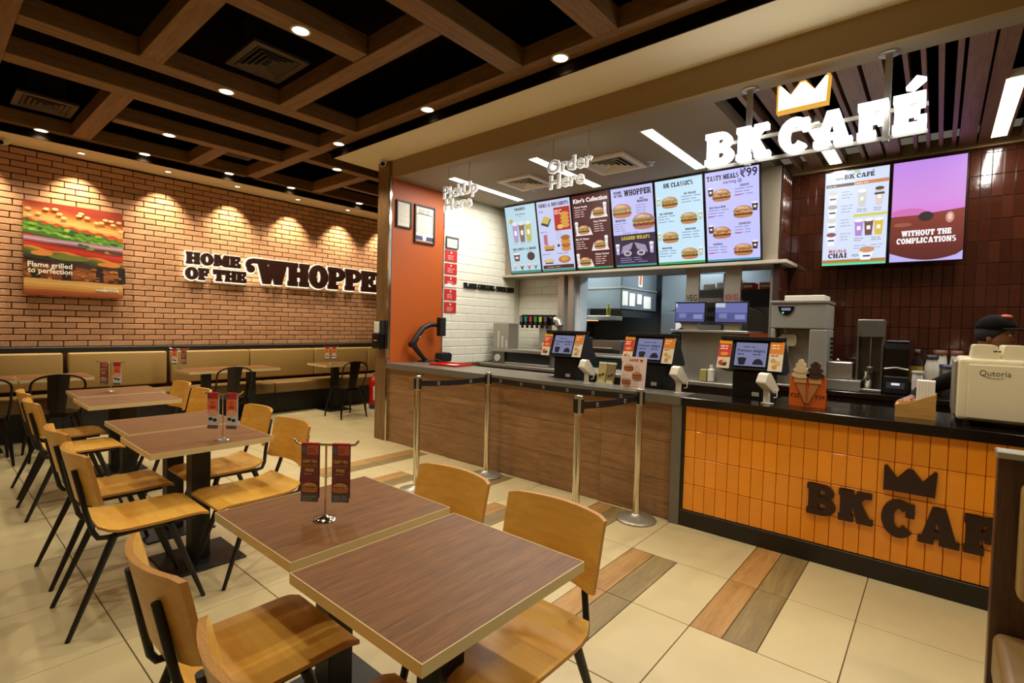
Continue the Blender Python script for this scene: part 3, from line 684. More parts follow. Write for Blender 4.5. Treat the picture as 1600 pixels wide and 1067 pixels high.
for y in (1.10, .30):
    o = MB().box(3.868, 3.898, y-.018, y+.018, 2.64, 3.18, STEEL).build('hanger', cs); MB().lathe([(.055, 0), (.055, -.012), (.03, -.014), (.0001, -.014)], STEEL, (3.883, y, 3.18)).build('ceiling_plate', o)
for y, w_ in ((1.15, .5), (.5, .8)): area('sign_light', (3.83, y, 2.77), 2.0*P_LETTER, w_, .2, (1, .97, .92), cs, (-1, 0, 0))
def hang_sign(y0, y1, z1, z0, l1, l2, label, wires):
    t = thing('hanging_sign', label, 'sign', (0, 0, 0)); X = 3.85
    OUT = mat('sign_outline_white', 'fffdf6', .4, var=0); MC['sign_outline_white'].node_tree.nodes['Principled BSDF'].inputs['Emission Color'].default_value = (1, .98, .94, 1); MC['sign_outline_white'].node_tree.nodes['Principled BSDF'].inputs['Emission Strength'].default_value = .7
    MID = mat('sign_outline_grey', '8d8878', .5, var=0); FACE = mat('sign_face', 'a8a492', .3, var=0)
    h = (z1-z0)/2
    for i, tx in enumerate((l1, l2)):
        for bold, m, d, nm in ((.06, OUT, 0, 'white_outline'), (.034, MID, .006, 'line'), (.012, OUT, .009, 'inner_line'), (-.012, FACE, .012, 'letter_face')):
            vs, fs, x0, x1 = text_mesh(tx, bold); vs0, _, a0, a1 = text_mesh(tx, .02)
            wd = (y0-y1)*(1.0 if i == 0 else .78); k = wd/(a1-a0); sh = .08*wd if i else 0
            b = MB()
            kh = h*1.25 if i == 0 else h*1.2
            b.add([(X-d, y0-sh-(q[0]-a0)*k, z1-h*(i+1)+.01+q[1]*kh*.95) for q in vs], fs, m)
            if bold == .06: b.add([(X+.006, y0-sh-(q[0]-a0)*k, z1-h*(i+1)+.01+q[1]*kh*.95) for q in vs], fs, m)
            b.build(nm, t)
    for y in wires: MB().cyl((X+.003, y, z1-.08), (X+.003, y, 3.18), .0025, STEEL_D, n=6).build('wire', t)
hang_sign(4.30, 3.77, 2.98, 2.70, 'PickUp', 'Here', 'clear hanging sign reading PickUp Here', (4.22, 3.9))
hang_sign(2.86, 2.38, 3.0, 2.72, 'Order', 'Here', 'clear hanging sign reading Order Here', (2.8, 2.42))

# ================================================================== MENU BOARDS
def board(y0, label, bg, draw, y1=None):
    w_, h_ = .576, .985
    t = thing('menu_board', label, 'menu screen', (0, 0, 0), 0, None)
    v = Vector((-.2137, 0, .9769)); F = (Vector((5.80, y0, 2.205)), Vector((0, -1, 0)), v)
    MB().prism([(0, 0), (w_-.004, 0), (w_-.004, h_), (0, h_)], F, -.05, 0, BLACKG).build('frame', t)
    c = Canvas(F, pe); c.rect(.012, .014, w_-.016, h_-.014, bg); draw(c, w_-.004, h_); c.build('screen', t)
    return t
INK = '2a2030'
def d1(c, w, h):
    c.rect(.012, .014, w-.012, .05, '3c8a78'); c.slab('SHAKES', w/2, .905, .036, INK, 'C', 1.0); c.text('Thick Shakes', w/2, .84, .034, '4a4458', .015, 'C'); c.dashes(w/2-.03, .815, .06, 1, .02, '6a6478')
    c.ell(.11, .76, .035, .035, 'b8a850')
    for x, col in ((.17, 'b090c8'), (.29, '80604c'), (.41, 'b8b050')): c.cup(x, .46, .11, .33, col, 'd8dce0'); c.dashes(x-.04, .44, .08, 1, .02, '6a6478')
    c.slab('DESSERTS', .09, .345, .032, INK); c.slab('& MORE', .34, .345, .032, INK)
    c.cup(.15, .19, .12, .13, '6a4838'); c.ell(.41, .25, .07, .06, '4a3028'); c.dashes(.09, .32, .1, 1, .02, '6a6478'); c.dashes(.36, .32, .1, 1, .02, '6a6478')
    for x, col in ((.1, 'c8a0a0'), (.23, '5a4030'), (.36, 'b06878'), (.48, '6a8068')):
        c.poly([(x-.035, .12), (x, .05), (x+.035, .12), (x, .17)], col); c.ell(x, .135, .03, .025, 'd8d0cc')
def d2(c, w, h):
    c.rect(.012, .014, w-.012, .045, '3c8a78'); c.rect(.03, .05, w-.03, .10, '4a1a20'); c.dashes(.1, .07, .35, 1, .02, 'd8b8a8'); c.slab('SIDES & DESSERTS', w/2, .89, .045, INK, 'C', .86)
    c.rect(.29, .56, w-.025, .865, 'b02018'); c.dashes(.3, .82, .15, 3, .022, 'f0c8b8', .012)
    for i in range(4): c.ell(.46, .62+i*.05, .07, .03, 'd09838'); c.ell(.38, .61, .05, .03, 'e0b860')
    c.dashes(.04, .84, .12, 2, .02, INK); c.poly([(.06, .66), (.18, .62), (.24, .72), (.12, .76)], '2a2428'); c.poly([(.07, .69), (.18, .655), (.23, .74), (.13, .77)], 'c8b050')
    c.dashes(.04, .555, .15, 1, .02, INK); c.rect(.09, .38, .15, .52, 'b06878'); c.fries(.17, .3, .18, 'd09030'); c.dashes(.31, .54, .1, 4, .03, '8a84a0')
    for i in range(4): c.ell(.45, .31+i*.05, .075, .035, ('c88838', 'a86028')[i % 2])
    c.ell(.33, .36, .02, .02, INK)
    c.dashes(.04, .25, .2, 1, .02, INK); c.dashes(.3, .25, .2, 1, .02, INK); c.fries(.15, .12, .16, 'd8b878'); c.ell(.41, .17, .1, .05, 'b07830'); c.ell(.41, .18, .06, .03, 'd09848')
def d3(c, w, h):
    c.rect(.04, .018, w-.02, .04, '3c9a6a'); c.text("King's Collection", w/2, .875, .075, 'fff4f0', .03, 'C', w-.07)
    for i in range(4):
        y = .68-i*.205; L_ = i % 2
        bx, tx = (.17, .33) if L_ else (.40, .05)
        c.poly([(bx-.13, y-.02), (bx+.13, y-.02), (bx+.09, y+.08), (bx-.09, y+.08)], 'e8e0dc'); c.burger(bx, y, .17, '5a8a48'); c.cup(bx+(-.1 if L_ else .1), y+.02, .05, .16, 'd8ccd0')
        c.text(('Paneer Royale', 'Fiery Chicken', "Mac 'N' Cheese", 'Chicken Tandoori')[i], tx, y+.13, .034, 'ffeae4', .02, 'L', .2); c.dashes(tx, y+.1, .19, 4, .028, 'e8c8c0', .008)
def d4(c, w, h):
    c.rect(.012, .014, w-.012, .41, '33203e'); c.rect(.03, .02, w-.012, .04, '3c9a8a')
    c.slab('HOME', .05, .905, .03, INK, sx=.9); c.slab('OF THE', .05, .865, .03, INK, sx=.78); c.slab('WHOPPER', .19, .865, .07, INK, sx=word_fit('WHOPPER', .35, .07))
    c.burger(.15, .62, .25, '7a9858', 'b88068', '8a5038'); c.slab('VEG', .42, .81, .02, INK, 'C'); c.slab('WHOPPER', .43, .775, .026, INK, 'C', .8); c.dashes(.34, .74, .2, 4, .03, '7a74a0', .007)
    c.burger(.43, .46, .28, '4a8a58', 'a07078', '7a3830'); c.slab('WHOPPER', .13, .57, .026, INK, 'C', .8); c.dashes(.04, .54, .18, 4, .028, '7a74a0', .007); c.dashes(.15, .425, .28, 1, .02, '6a648a')
    c.slab('LOADED WRAPS', w/2+.03, .345, .042, 'c8b038', 'C', .8)
    for x, k in ((.20, 1), (.38, -1)): c.poly([(x-.09*k, .18), (x+.05*k, .23), (x+.08*k, .31), (x-.06*k, .27)], '9a90a8'); c.ell(x, .18, .055, .035, 'b8b0bc'); c.ell(x, .18, .03, .018, '5a4a50')
    c.cup(.07, .17, .055, .15, 'b8b0d0'); c.cup(.52, .17, .055, .15, 'b8b0d0'); c.dashes(.1, .12, .4, 3, .025, '9a90b8', .007)
def rows(c, w, names, lay, bun='bd8862', px='7a80a8', drink='4a2028', bgd=None):
    for i, nm in enumerate(names):
        y = .66-i*.197; left = (i % 2 == 0) if lay else (i % 2 == 1); left = (i % 2 == 0)
        bx, tx = (.18, .32) if left else (.40, .04)
        c.burger(bx, y, .19, '58b040' if lay else 'a06040', bun, '6a3a20')
        if lay: c.cup(bx+(-.13 if left else .13), y+.03, .05, .11, 'b8c0a8')
        else: c.cup(bx+(-.11 if left else .12), y+.06, .06, .1, '401c20')
        c.slab(nm, tx+.1, y+.125, .021, INK, 'C', .85); c.dashes(tx, y+.1, .22, 3, .03, px, .008)
        if not lay: c.rect(tx-.0, y+.035, tx+.06, y+.045, 'c04858')
def d5(c, w, h):
    c.rect(.012, .014, w-.012, .04, '3aa050'); c.slab('BK CLASSICS', w/2, .885, .05, INK, 'C', word_fit('BK CLASSICS', .34, .05))
    rows(c, w, ('BK VEGGIE', 'BK CHICKEN', 'WHOPPER', 'WHOPPER'), True)
def d6(c, w, h):
    c.rect(.012, .014, w-.012, .035, '3a8a98'); c.slab('TASTY MEALS', .03, .88, .052, INK, 'L', word_fit('TASTY MEALS', .33, .052)); c.text('\u20b999', .375, .875, .12, INK, .02, 'L', .17); c.text('starting @', .2, .835, .045, '4a4468', .015)
    rows(c, w, ('CRISPY', 'MASALA BUN', 'CRUNCHY', 'DOUBLE'), False, 'b87850')
for i, (bg, dr, l) in enumerate((('b4d2e0', d1, 'light blue menu screen of shakes and desserts, leftmost above the counter'), ('c4c8ea', d2, 'lavender menu screen of sides with a red picture block'), ('4c1a18', d3, "maroon menu screen titled King's Collection"),
        ('c0c0f0', d4, 'menu screen with purple lower half of wraps'), ('c4e2f4', d5, 'pale blue menu screen titled BK CLASSICS'), ('c2c2fa', d6, 'lavender menu screen titled TASTY MEALS'))):
    board(4.925-i*.5785, l, bg, dr)
MB_ = None
def wide_board(y0, label, bg, draw):
    w_, h_ = .555, .965; F = FX(6.09, y0, 2.135)
    t = thing('menu_board', label, 'menu screen', (0, 0, 0))
    MB().prism([(0, 0), (w_-.004, 0), (w_-.004, h_), (0, h_)], F, -.05, 0, BLACKG).build('frame', t)
    MB().box(6.14, 6.29, y0-.4, y0-.15, 2.4, 2.9, BLACK).build('wall_bracket', t)
    c = Canvas(F, pe); c.rect(.01, .01, w_-.014, h_-.012, bg); draw(c, w_-.004, h_); c.build('screen', t)
def e1(c, w, h):
    c.rect(.012, .012, w-.012, .032, '4ae090'); c.rect(.012, .032, w-.012, .065, 'b07838')
    c.poly(crown_pts(.05, .03), '') if False else None
    c.poly([(w/2-.02+x, .925+y) for x, y in crown_pts(.045, .025)], '9ac030'); c.slab('BK', .175, .87, .045, INK); c.slab('CAF\u00c9', .275, .87, .045, INK, sx=.9); c.text('NEW', .1, .872, .03, '5a5468', .02)
    c.rect(.02, .80, .26, .83, '4a2a20'); c.rect(.265, .80, w-.012, .835, 'c88050'); c.dashes(.03, .81, .1, 1, .02, 'f0e4d8'); c.dashes(.275, .812, .12, 1, .02, 'fff4e8')
    for i in range(4):
        y = .63-i*.14; col = ('d8d0cc', 'b8a8a0', 'd8d4cc', '8a4a50')[i]
        c.poly([(.055, y), (.11, y), (.125, y+.1), (.04, y+.1)], 'eef2fa'); c.ell(.083, y+.11, .042, .022, col); c.rect(.055, y+.045, .11, y+.06, '2a2a30'); c.dashes(.16, y+.11, .1, 3, .03, '8a90a8', .006)
    c.cup(.33, .58, .07, .19, 'c8ccc0'); c.cup(.47, .58, .07, .2, 'd8c8c0', '4a3a34'); c.rect(.43, .68, .51, .70, '3a2a24'); c.dashes(.29, .55, .1, 2, .02, '6a6a78'); c.dashes(.43, .55, .08, 2, .02, '6a6a78')
    c.rect(.265, .48, w-.012, .505, 'd0c848')
    for x, col in ((.315, 'b080d0'), (.395, '6a4038'), (.475, 'd8b838')): c.cup(x, .29, .075, .19, col)
    c.dashes(.28, .26, .09, 2, .02, '6a6a78'); c.dashes(.42, .26, .1, 2, .02, '6a6a78'); c.dashes(.28, .19, .1, 2, .025, '8a90a8'); c.dashes(.42, .19, .1, 2, .025, '8a90a8')
    c.slab('MASALA', .07, .135, .03, 'c02830', sx=.82); c.slab('CHAI', .065, .08, .048, '2a1c20', sx=.95); c.text('\u20b959', .27, .085, .035, '4a4458', .01)
    c.poly([(.34, .05), (.42, .05), (.45, .14), (.33, .14)], 'eef2fa'); c.ell(.39, .15, .062, .03, 'c89068'); c.rect(.36, .08, .42, .095, '2a2a30')
def e2(c, w, h):
    n = 16
    for i in range(n):
        y0 = .42+(h-.432)*i/n; y1 = .42+(h-.432)*(i+1)/n; f = i/n
        c.rect(.012, y0, w-.012, y1, '%02x%02x%02x' % (int(216-25*f), int(120+18*min(1, f*4)), int(214+16*f)))
    c.poly([(.012, .41), (.24, .44), (w-.012, .455), (w-.012, .40), (.012, .36)], '90304a' if False else '7c2c18')
    c.ell(.14, .47, .13, .04, 'cc68b0'); 
    for i in range(10):
        y0 = .012+.43*i/10; y1 = .012+.43*(i+1)/10; f = i/10; c.rect(.012, y0, w-.012, y1, '%02x%02x%02x' % (int(86+48*f), int(16+26*f), int(8+12*f)))
    c.poly([(.012, .40), (.30, .452), (w-.012, .475), (w-.012, .43), (.012, .38)], '80281a')
    c.ell(.27, .425, .055, .045, '200a08'); c.ell(.44, .40, .03, .05, 'c88878'); c.ell(.44, .405, .015, .03, 'e8c0b8'); c.ell(.1, .36, .07, .02, '98503c')
    c.slab('WITHOUT THE', w/2, .25, .052, 'ffffff', 'C', word_fit('WITHOUT THE', .36, .052)); c.slab('COMPLICATIONS', w/2, .18, .052, 'ffffff', 'C', word_fit('COMPLICATIONS', .43, .052))
    p = [(.012, .012), (w-.012, .012), (w-.012, .095)]+[(w-.012-(w-.024)*i/12, .095-.075*math.sin(PI*(.08+.92*i/12))+.0*i) for i in range(1, 13)]
    c.poly(p, 'b8b0f0')
wide_board(.965, 'cafe menu screen titled BK CAF\u00c9 on the brown tiled wall', 'd2dcf4', e1)
wide_board(.405, 'screen with purple and brown picture reading WITHOUT THE COMPLICATIONS', '6a1c10', e2)
# ================================================================== TABLES
def make_table(w, d, label, loc, h=.735, grp=None):
    t = thing('cafe_table', label, 'table', loc, 0, grp); x, y = w/2, d/2
    MB().box(-x+.003, x-.003, -y+.003, y-.003, h-.028, h, TOP).build('tabletop', t)
    b = MB()
    for q in ((-x, x, -y, -y+.003), (-x, x, y-.003, y), (-x, -x+.003, -y+.003, y-.003), (x-.003, x, -y+.003, y-.003)): b.box(*q, h-.03, h+.0008, EDGE)
    b.build('edge_band', t)
    MB().box(-.05, .05, -.05, .05, .012, h-.04, BLACK).build('pole', t, .004)
    MB().cbox(-.20, .20, -.20, .20, 0, .012, BLACK, .003).build('base_plate', t)
    MB().bar((-.2, 0, h-.036), (.2, 0, h-.036), .05, .014, BLACK).bar((0, -.2, h-.036), (0, .2, h-.036), .05, .014, BLACK).build('top_bracket', t)
    return t
T = [(1.00, 1.085, 'walnut topped table nearest the camera, its whole top in view'), (1.03, 1.715, 'walnut topped table just behind the nearest one, carrying a maroon banner stand'),
     (1.105, 3.36, 'walnut topped table in mid room carrying a red and white banner stand'), (1.15, 3.97, 'bare walnut topped table pushed against the far side of the mid room table'),
     (1.195, 5.28, 'bare walnut topped table of the far pair, nearer half'), (1.24, 5.89, 'walnut topped table of the far pair with a banner stand, farther half')]
for x, y, l in T: make_table(.635, .575, l, (x, y, 0))
for x, y, w_, l in ((.40, 7.5, .6, 'small table by the bench at the left edge'), (1.02, 7.5, .6, 'small table by the bench behind the black metal chair'), (2.55, 7.5, .57, 'small table by the bench under the word HOME'),
                    (3.13, 7.5, .57, 'small table by the bench right of the middle metal chair'), (4.46, 7.52, .64, 'small table by the bench beside the rightmost metal chair')):
    make_table(w_, .6, l, (x, y, 0), .75)

# ================================================================== PLYWOOD CHAIRS
def make_chair():
    t = thing('plywood_chair', 'x', 'chair')
    # seat: gently dished plywood with a rolled front edge and an upturned rear
    b = MB(); n = 12; prof = []
    for i in range(n+1):
        s_ = i/n; x = -.225+.455*s_; z = .452+.030*max(0, (.22-s_)/.22)**2-.016*max(0, (s_-.86)/.14)**2-.004*math.sin(PI*s_)
        prof.append((x, z))
    th = .013; W = 9; vs = []; fs = []
    def hw(s_): return .205-.02*max(0, (.12-s_)/.12)**2-.007*max(0, (s_-.92)/.08)**2
    for side in (0, 1):
        for i, (x, z) in enumerate(prof):
            for k in range(W): y = -hw(i/n)+2*hw(i/n)*k/(W-1); vs.append((x, y, z-(th if side == 0 else 0)))
    o = (n+1)*W
    top = [(o+i*W+k, o+(i+1)*W+k, o+(i+1)*W+k+1, o+i*W+k+1) for i in range(n) for k in range(W-1)]
    bot = [(i*W+k, i*W+k+1, (i+1)*W+k+1, (i+1)*W+k) for i in range(n) for k in range(W-1)]
    b.add(vs, top+bot, PLY, True)
    ed = []
    for i in range(n): ed += [(i*W, (i+1)*W, o+(i+1)*W, o+i*W), (i*W+W-1, o+i*W+W-1, o+(i+1)*W+W-1, (i+1)*W+W-1)]
    for k in range(W-1): ed += [(k, o+k, o+k+1, k+1), (n*W+k, n*W+k+1, o+n*W+k+1, o+n*W+k)]
    b.add(vs, ed, PLY_E); b.build('seat', t)
    # backrest: curved plywood panel
    b = MB(); W = 15; Hn = 5; vs = []
    def bk(k, j, s_):
        f = -1+2*k/(W-1); g = j/(Hn-1); y = f*.21*(1-.02*(1-g)); z = .575+.245*g
        x = -.235-.052*g+.052*(f*f)-.040
        if s_: x += .018
        cz = .0
        if abs(f) > .9: cz = -.008*(abs(f)-.9)/.1 if g > .9 else (.008*(abs(f)-.9)/.1 if g < .1 else 0)
        return (x, y, z+cz)
    for s_ in (0, 1):
        for j in range(Hn):
            for k in range(W): vs.append(bk(k, j, s_))
    o = Hn*W
    b.add(vs, [(o+j*W+k, o+j*W+k+1, o+(j+1)*W+k+1, o+(j+1)*W+k) for j in range(Hn-1) for k in range(W-1)]+[(j*W+k, (j+1)*W+k, (j+1)*W+k+1, j*W+k+1) for j in range(Hn-1) for k in range(W-1)], PLY, True)
    ed = []
    for k in range(W-1): ed += [(k, k+1, o+k+1, o+k), ((Hn-1)*W+k, o+(Hn-1)*W+k, o+(Hn-1)*W+k+1, (Hn-1)*W+k+1)]
    for j in range(Hn-1): ed += [(j*W, o+j*W, o+(j+1)*W, (j+1)*W), (j*W+W-1, (j+1)*W+W-1, o+(j+1)*W+W-1, o+j*W+W-1)]
    b.add(vs, ed, PLY_E); b.build('backrest', t)
    for s_ in (-1, 1):
        MB().tube([(-.300, .125*s_, .745), (-.262, .14*s_, .55), (-.240, .165*s_, .455), (-.222, .172*s_, .425), (-.19, .175*s_, .42), (.17, .175*s_, .425)], .0115, BLACK, 10).build('side_frame', t)
        MB().tube([(-.165, .178*s_, .42), (-.335, .202*s_, 0)], [.017, .010], BLACK, 10).build('leg', t)
        MB().tube([(.06, .178*s_, .42), (.205, .202*s_, 0)], [.017, .010], BLACK, 10).build('leg', t)
    MB().tube([(-.15, -.175, .418), (-.15, .175, .418)], .010, BLACK, 8).build('cross_bar', t)
    MB().tube([(.10, -.175, .42), (.10, .175, .42)], .010, BLACK, 8).build('cross_bar', t)
    return t
CH = [(.665, .965, 0, 'plywood chair at the bottom edge, only its curved back and seat corner showing'), (.685, 1.57, 0, 'plywood chair at the lower left with its whole curved back seen from behind'),
      (.77, 3.08, 0, 'plywood chair left of the mid room table, nearest of its pair'), (.79, 3.70, 0, 'plywood chair left of the mid room table, second of its pair'),
      (.835, 4.98, 0, 'plywood chair left of the far pair of tables, nearer one'), (.86, 5.60, 0, 'plywood chair left of the far pair of tables, farthest back'),
      (1.21, 1.03, PI, 'plywood chair on the counter side of the nearest table'), (1.22, 1.56, PI, 'plywood chair on the counter side of the second table, partly hidden by it'),
      (1.265, 3.06, PI, 'plywood chair on the counter side of the mid room table, nearer one'), (1.33, 3.70, PI, 'plywood chair on the counter side of the mid room table, farther one'),
      (1.37, 4.92, PI, 'plywood chair on the counter side of the far tables, nearer one'), (1.41, 5.55, PI, 'plywood chair on the counter side of the far tables, farthest one')]
proto = make_chair()
for i, (x, y, rz, l) in enumerate(CH):
    if i == 0: proto.location = (x, y, 0); proto.rotation_euler.z = rz; proto['label'] = l; proto['group'] = 'plywood chairs'
    else: dup(proto, (x, y, 0), rz+random.uniform(-.02, .02), l, 'plywood chairs')

# ================================================================== BLACK METAL CHAIRS (face +Y)
GUN = mat('gunmetal', '2a2420', .32, .8, var=.05)
def make_metal_chair():
    t = thing('metal_chair', 'x', 'chair')
    b = MB(); pts = []
    for a in range(28):
        q = 2*PI*a/28; e = .62; pts.append((math.copysign(abs(math.cos(q))**e, math.cos(q))*.18, math.copysign(abs(math.sin(q))**e, math.sin(q))*.18))
    b.prism([(x*.97, y*.97) for x, y in pts], (Vector((0, 0, .445)), Vector((1, 0, 0)), Vector((0, 1, 0))), 0, .006, GUN)
    b.prism(pts, (Vector((0, 0, .415)), Vector((1, 0, 0)), Vector((0, 1, 0))), 0, .031, GUN).build('seat', t, .006)
    for sx in (-1, 1):
        for sy in (-1, 1):
            b = MB(); a = Vector((.155*sx, .155*sy, .42)); e = Vector((.215*sx, .225*sy, 0)); m = (a+e)/2+Vector((.01*sx, .01*sy, 0))
            b.tube([a, m, e], [.024, .018, .010], GUN, 10).build('leg', t)
            MB().tube([(.14*sx, .155*sy, .40), (.10*sx, .16*sy, .37), (.0, .165*sy, .385)] if sx > 0 else [(.14*sx, .155*sy, .40), (.10*sx, .16*sy, .37), (0, .165*sy, .385)], .006, GUN, 6).build('brace', t)
    hoop = [(-.185, -.13, .43), (-.20, -.20, .60), (-.205, -.235, .72)]+[(-.205*math.cos(PI*i/10), -.245, .74+.105*math.sin(PI*i/10)**.8) for i in range(0, 11)]+[(.205, -.235, .72), (.20, -.20, .60), (.185, -.13, .43)]
    MB().tube(hoop, .0105, GUN, 10).build('back_hoop', t)
    b = MB(); vs = []
    for i in range(6):
        f = i/5; w_ = .058+.030*f; z = .445+.395*f; y = -.155-.09*f
        vs += [(-w_, y, z), (0, y-.012, z), (w_, y, z), (-w_, y-.006, z), (0, y-.018, z), (w_, y-.006, z)]
    fs = []
    for i in range(5):
        a = i*6; c = a+6
        fs += [(a, a+1, c+1, c), (a+1, a+2, c+2, c+1), (a+3, c+3, c+4, a+4), (a+4, c+4, c+5, a+5), (a, c, c+3, a+3), (a+2, a+5, c+5, c+2)]
    b.add(vs, fs, GUN).build('back_splat', t)
    return t
mcp = make_metal_chair()
for i, (x, y, l) in enumerate(((4.25, 6.84, 'black metal chair with hooped back beside the fire extinguisher'), (2.57, 6.85, 'black metal chair with hooped back standing under the word HOME'), (.935, 6.85, 'black metal chair behind the row of plywood chairs'), (.40, 6.85, 'black metal chair cut off by the left edge'))):
    if i == 0: mcp.location = (x, y, 0); mcp['label'] = l; mcp['group'] = 'black metal chairs'
    else: dup(mcp, (x, y, 0), 0, l, 'black metal chairs')

# ================================================================== WALL BENCH
bn = thing('wall_bench', 'long tan upholstered bench along the brick wall', 'bench', (0, 0, 0))
MB().box(-2.5, 6.9, 7.76, 8.28, 0, .33, BLACK).build('base', bn)
MB().box(-2.5, 6.9, 8.2, 8.29, .33, .975, BENCHW).build('back_board', bn)
def cushion(x0, x1, y0, y1, z0, z1, m, name):
    o = MB().box(x0, x1, y0, y1, z0, z1, m).build(name, bn, .022, 4)
    for p in o.data.polygons: p.use_smooth = True
edges = [-2.0, -.95, .10, 1.19, 2.27, 3.36, 4.41, 5.46, 6.5]
for i in range(len(edges)-1):
    a, c = edges[i], edges[i+1]; g = .045 if i in (3, 4) else .008
    cushion(a+g, c-.004, 8.09, 8.205, .53, .972, LEATHER, 'back_cushion')
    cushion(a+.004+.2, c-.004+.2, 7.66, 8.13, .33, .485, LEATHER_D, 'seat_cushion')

# ================================================================== BOOTH AT THE RIGHT EDGE
bo = thing('booth_seat', 'tan booth seat with dark wooden back panel at the right edge', 'booth', (0, 0, 0))
BOOTHW = wood('booth_wood', '2e1a10', '5c3a22', 2, 6, 12, .35)
MB().cbox(2.36, 2.42, -1.7, -.17, 0, 1.045, BOOTHW, .003).build('back_panel', bo)
MB().cbox(2.35, 2.43, -1.7, -.165, 1.045, 1.07, STEEL, .004).build('metal_cap', bo)
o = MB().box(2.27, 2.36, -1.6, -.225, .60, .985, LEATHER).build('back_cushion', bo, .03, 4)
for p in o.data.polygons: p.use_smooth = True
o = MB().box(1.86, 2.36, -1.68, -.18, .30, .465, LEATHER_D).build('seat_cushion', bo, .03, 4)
for p in o.data.polygons: p.use_smooth = True
MB().box(1.92, 2.36, -1.66, -.2, 0, .30, BOOTHW).build('base', bo)

# ================================================================== QUEUE BARRIERS
def stanchion(x, y, label):
    t = thing('queue_post', label, 'barrier post', (x, y, 0), 0, None)
    MB().lathe([(.0001, 0), (.148, 0), (.151, .006), (.146, .014), (.11, .022), (.06, .034), (.034, .05), (.03, .055)], STEEL, n=36).build('base', t)
    MB().cyl((0, 0, .04), (0, 0, .985), .0255, CHROME, n=24).build('post', t)
    MB().lathe([(.0265, .87), (.0285, .88), (.0285, .975), (.0265, .985)], STEEL, n=24).build('belt_head', t)
    MB().lathe([(.0285, .985), (.0295, .99), (.0285, .996), (.0001, 1.0)], CHROME, n=24).build('cap', t)
    for a in range(4): MB().bar((.031*math.cos(a*PI/2), .031*math.sin(a*PI/2), .885), (.031*math.cos(a*PI/2), .031*math.sin(a*PI/2), .975), .022, .008, BLACK, (math.cos(a*PI/2), math.sin(a*PI/2), 0)).build('belt_clip', t)
S1, S2, S3, S4 = (2.80, 3.40), (3.55, 3.27), (2.84, 1.80), (3.535, 1.70)
stanchion(*S1, 'chrome queue post behind the second table, far left of the four'); stanchion(*S2, 'chrome queue post against the counter, farther one'); stanchion(*S3, 'chrome queue post whose foot is hidden behind the nearest chair'); stanchion(*S4, 'chrome queue post with round base beside the orange counter')
def belt(a, c, label):
    t = thing('queue_belt', label, 'belt', (0, 0, 0)); d = Vector((c[0]-a[0], c[1]-a[1], 0)); L_ = d.length; d.normalize(); n = Vector((-d.y, d.x, 0))
    p0 = Vector((*a, 0))+d*.034; p1 = Vector((*c, 0))-d*.034; b = MB(); k = 10; vs = []
    for i in range(k+1):
        p = p0+(p1-p0)*i/k; sg = -.012*math.sin(PI*i/k)
        for z in (.905, .953):
            for s_ in (-.0012, .0012): vs.append(p+n*s_+Vector((0, 0, z+sg)))
    fs = []
    for i in range(k):
        q = i*4; r_ = q+4; fs += [(q, r_, r_+2, q+2), (q+1, q+3, r_+3, r_+1), (q, q+1, r_+1, r_), (q+2, r_+2, r_+3, q+3)]
    b.add(vs, fs, BLACK).build('strap', t)
    m = max(2, int(L_/.26)); vw = Vector((0, 0, 1))
    for i in range(m):
        f = (i+.5)/m; p = p0+(p1-p0)*f+Vector((0, 0, .929-.012*math.sin(PI*f)))
        b = MB()
        for s_ in (-.003, .003):
            q = p+n*s_; u = d*.012; v = vw*.014; b.add([q-u-v, q+u-v, q+u+v, q-u+v], [(0, 1, 2, 3)], pd('9a9488')); q = p+n*s_*1.3; b.add([q-u*.6-v*.6, q+u*.6-v*.6, q+u*.6+v*.6, q-u*.6+v*.6], [(0, 1, 2, 3)], pd('4a4640'))
        b.build('emblem', t)
belt(S1, S2, 'black queue belt between the two farther posts, running to the counter'); belt(S2, S4, 'long black queue belt running along the counter front'); belt(S3, S4, 'short black queue belt between the two nearer posts')

# ================================================================== BANNER STANDS ON THE TABLES
def banner_print(c, w, h, kind):
    if kind == 'maroon':
        c.rect(0, 0, w, h, '84464a'); c.rect(0, 0, w, h*.16, '5c6870'); c.dashes(.006, h*.09, w*.8, 3, .008, 'b8c0c4', .002)
        c.rect(w*.34, h*.83, w, h, 'd07058'); c.rect(w*.04, h*.86, w*.3, h*.98, '707080'); c.dashes(w*.4, h*.93, w*.5, 3, h*.03, 'a04838', .003)
        c.text('CRISPY VEG', w/2, h*.69, h*.075, 'f0c070', .03, 'C', w*.84); c.text('WORTH \u20b970', w/2, h*.61, h*.075, 'c89850', .005, 'C', w*.84); c.text('FREE', w/2, h*.535, h*.075, 'f0c070', .03, 'C', w*.5); c.dashes(w*.2, h*.49, w*.6, 1, .01, 'e8d8c8', .002)
        c.burger(w*.52, h*.17, w*.92, 'd08070', 'e0a890', 'd0885c')
    else:
        c.rect(0, 0, w, h, 'd8dce0'); c.rect(0, h*.45, w, h*.85, 'e07848'); c.rect(0, h*.85, w, h, 'c02828'); c.rect(w*.03, h*.87, w*.3, h*.98, '505060')
        c.ell(w/2, h*.45, w*.5, h*.1, 'e8b098'); c.text('IT', w/2, h*.7, h*.1, 'b02018', .03, 'C'); c.ell(w*.3, h*.28, w*.2, h*.05, '2a2c34'); c.ell(w*.7, h*.25, w*.2, h*.05, '2a2c34'); c.rect(0, 0, w, h*.1, '6a6058'); c.ell(w/2, h*.62, w*.3, h*.05, 'c84020')
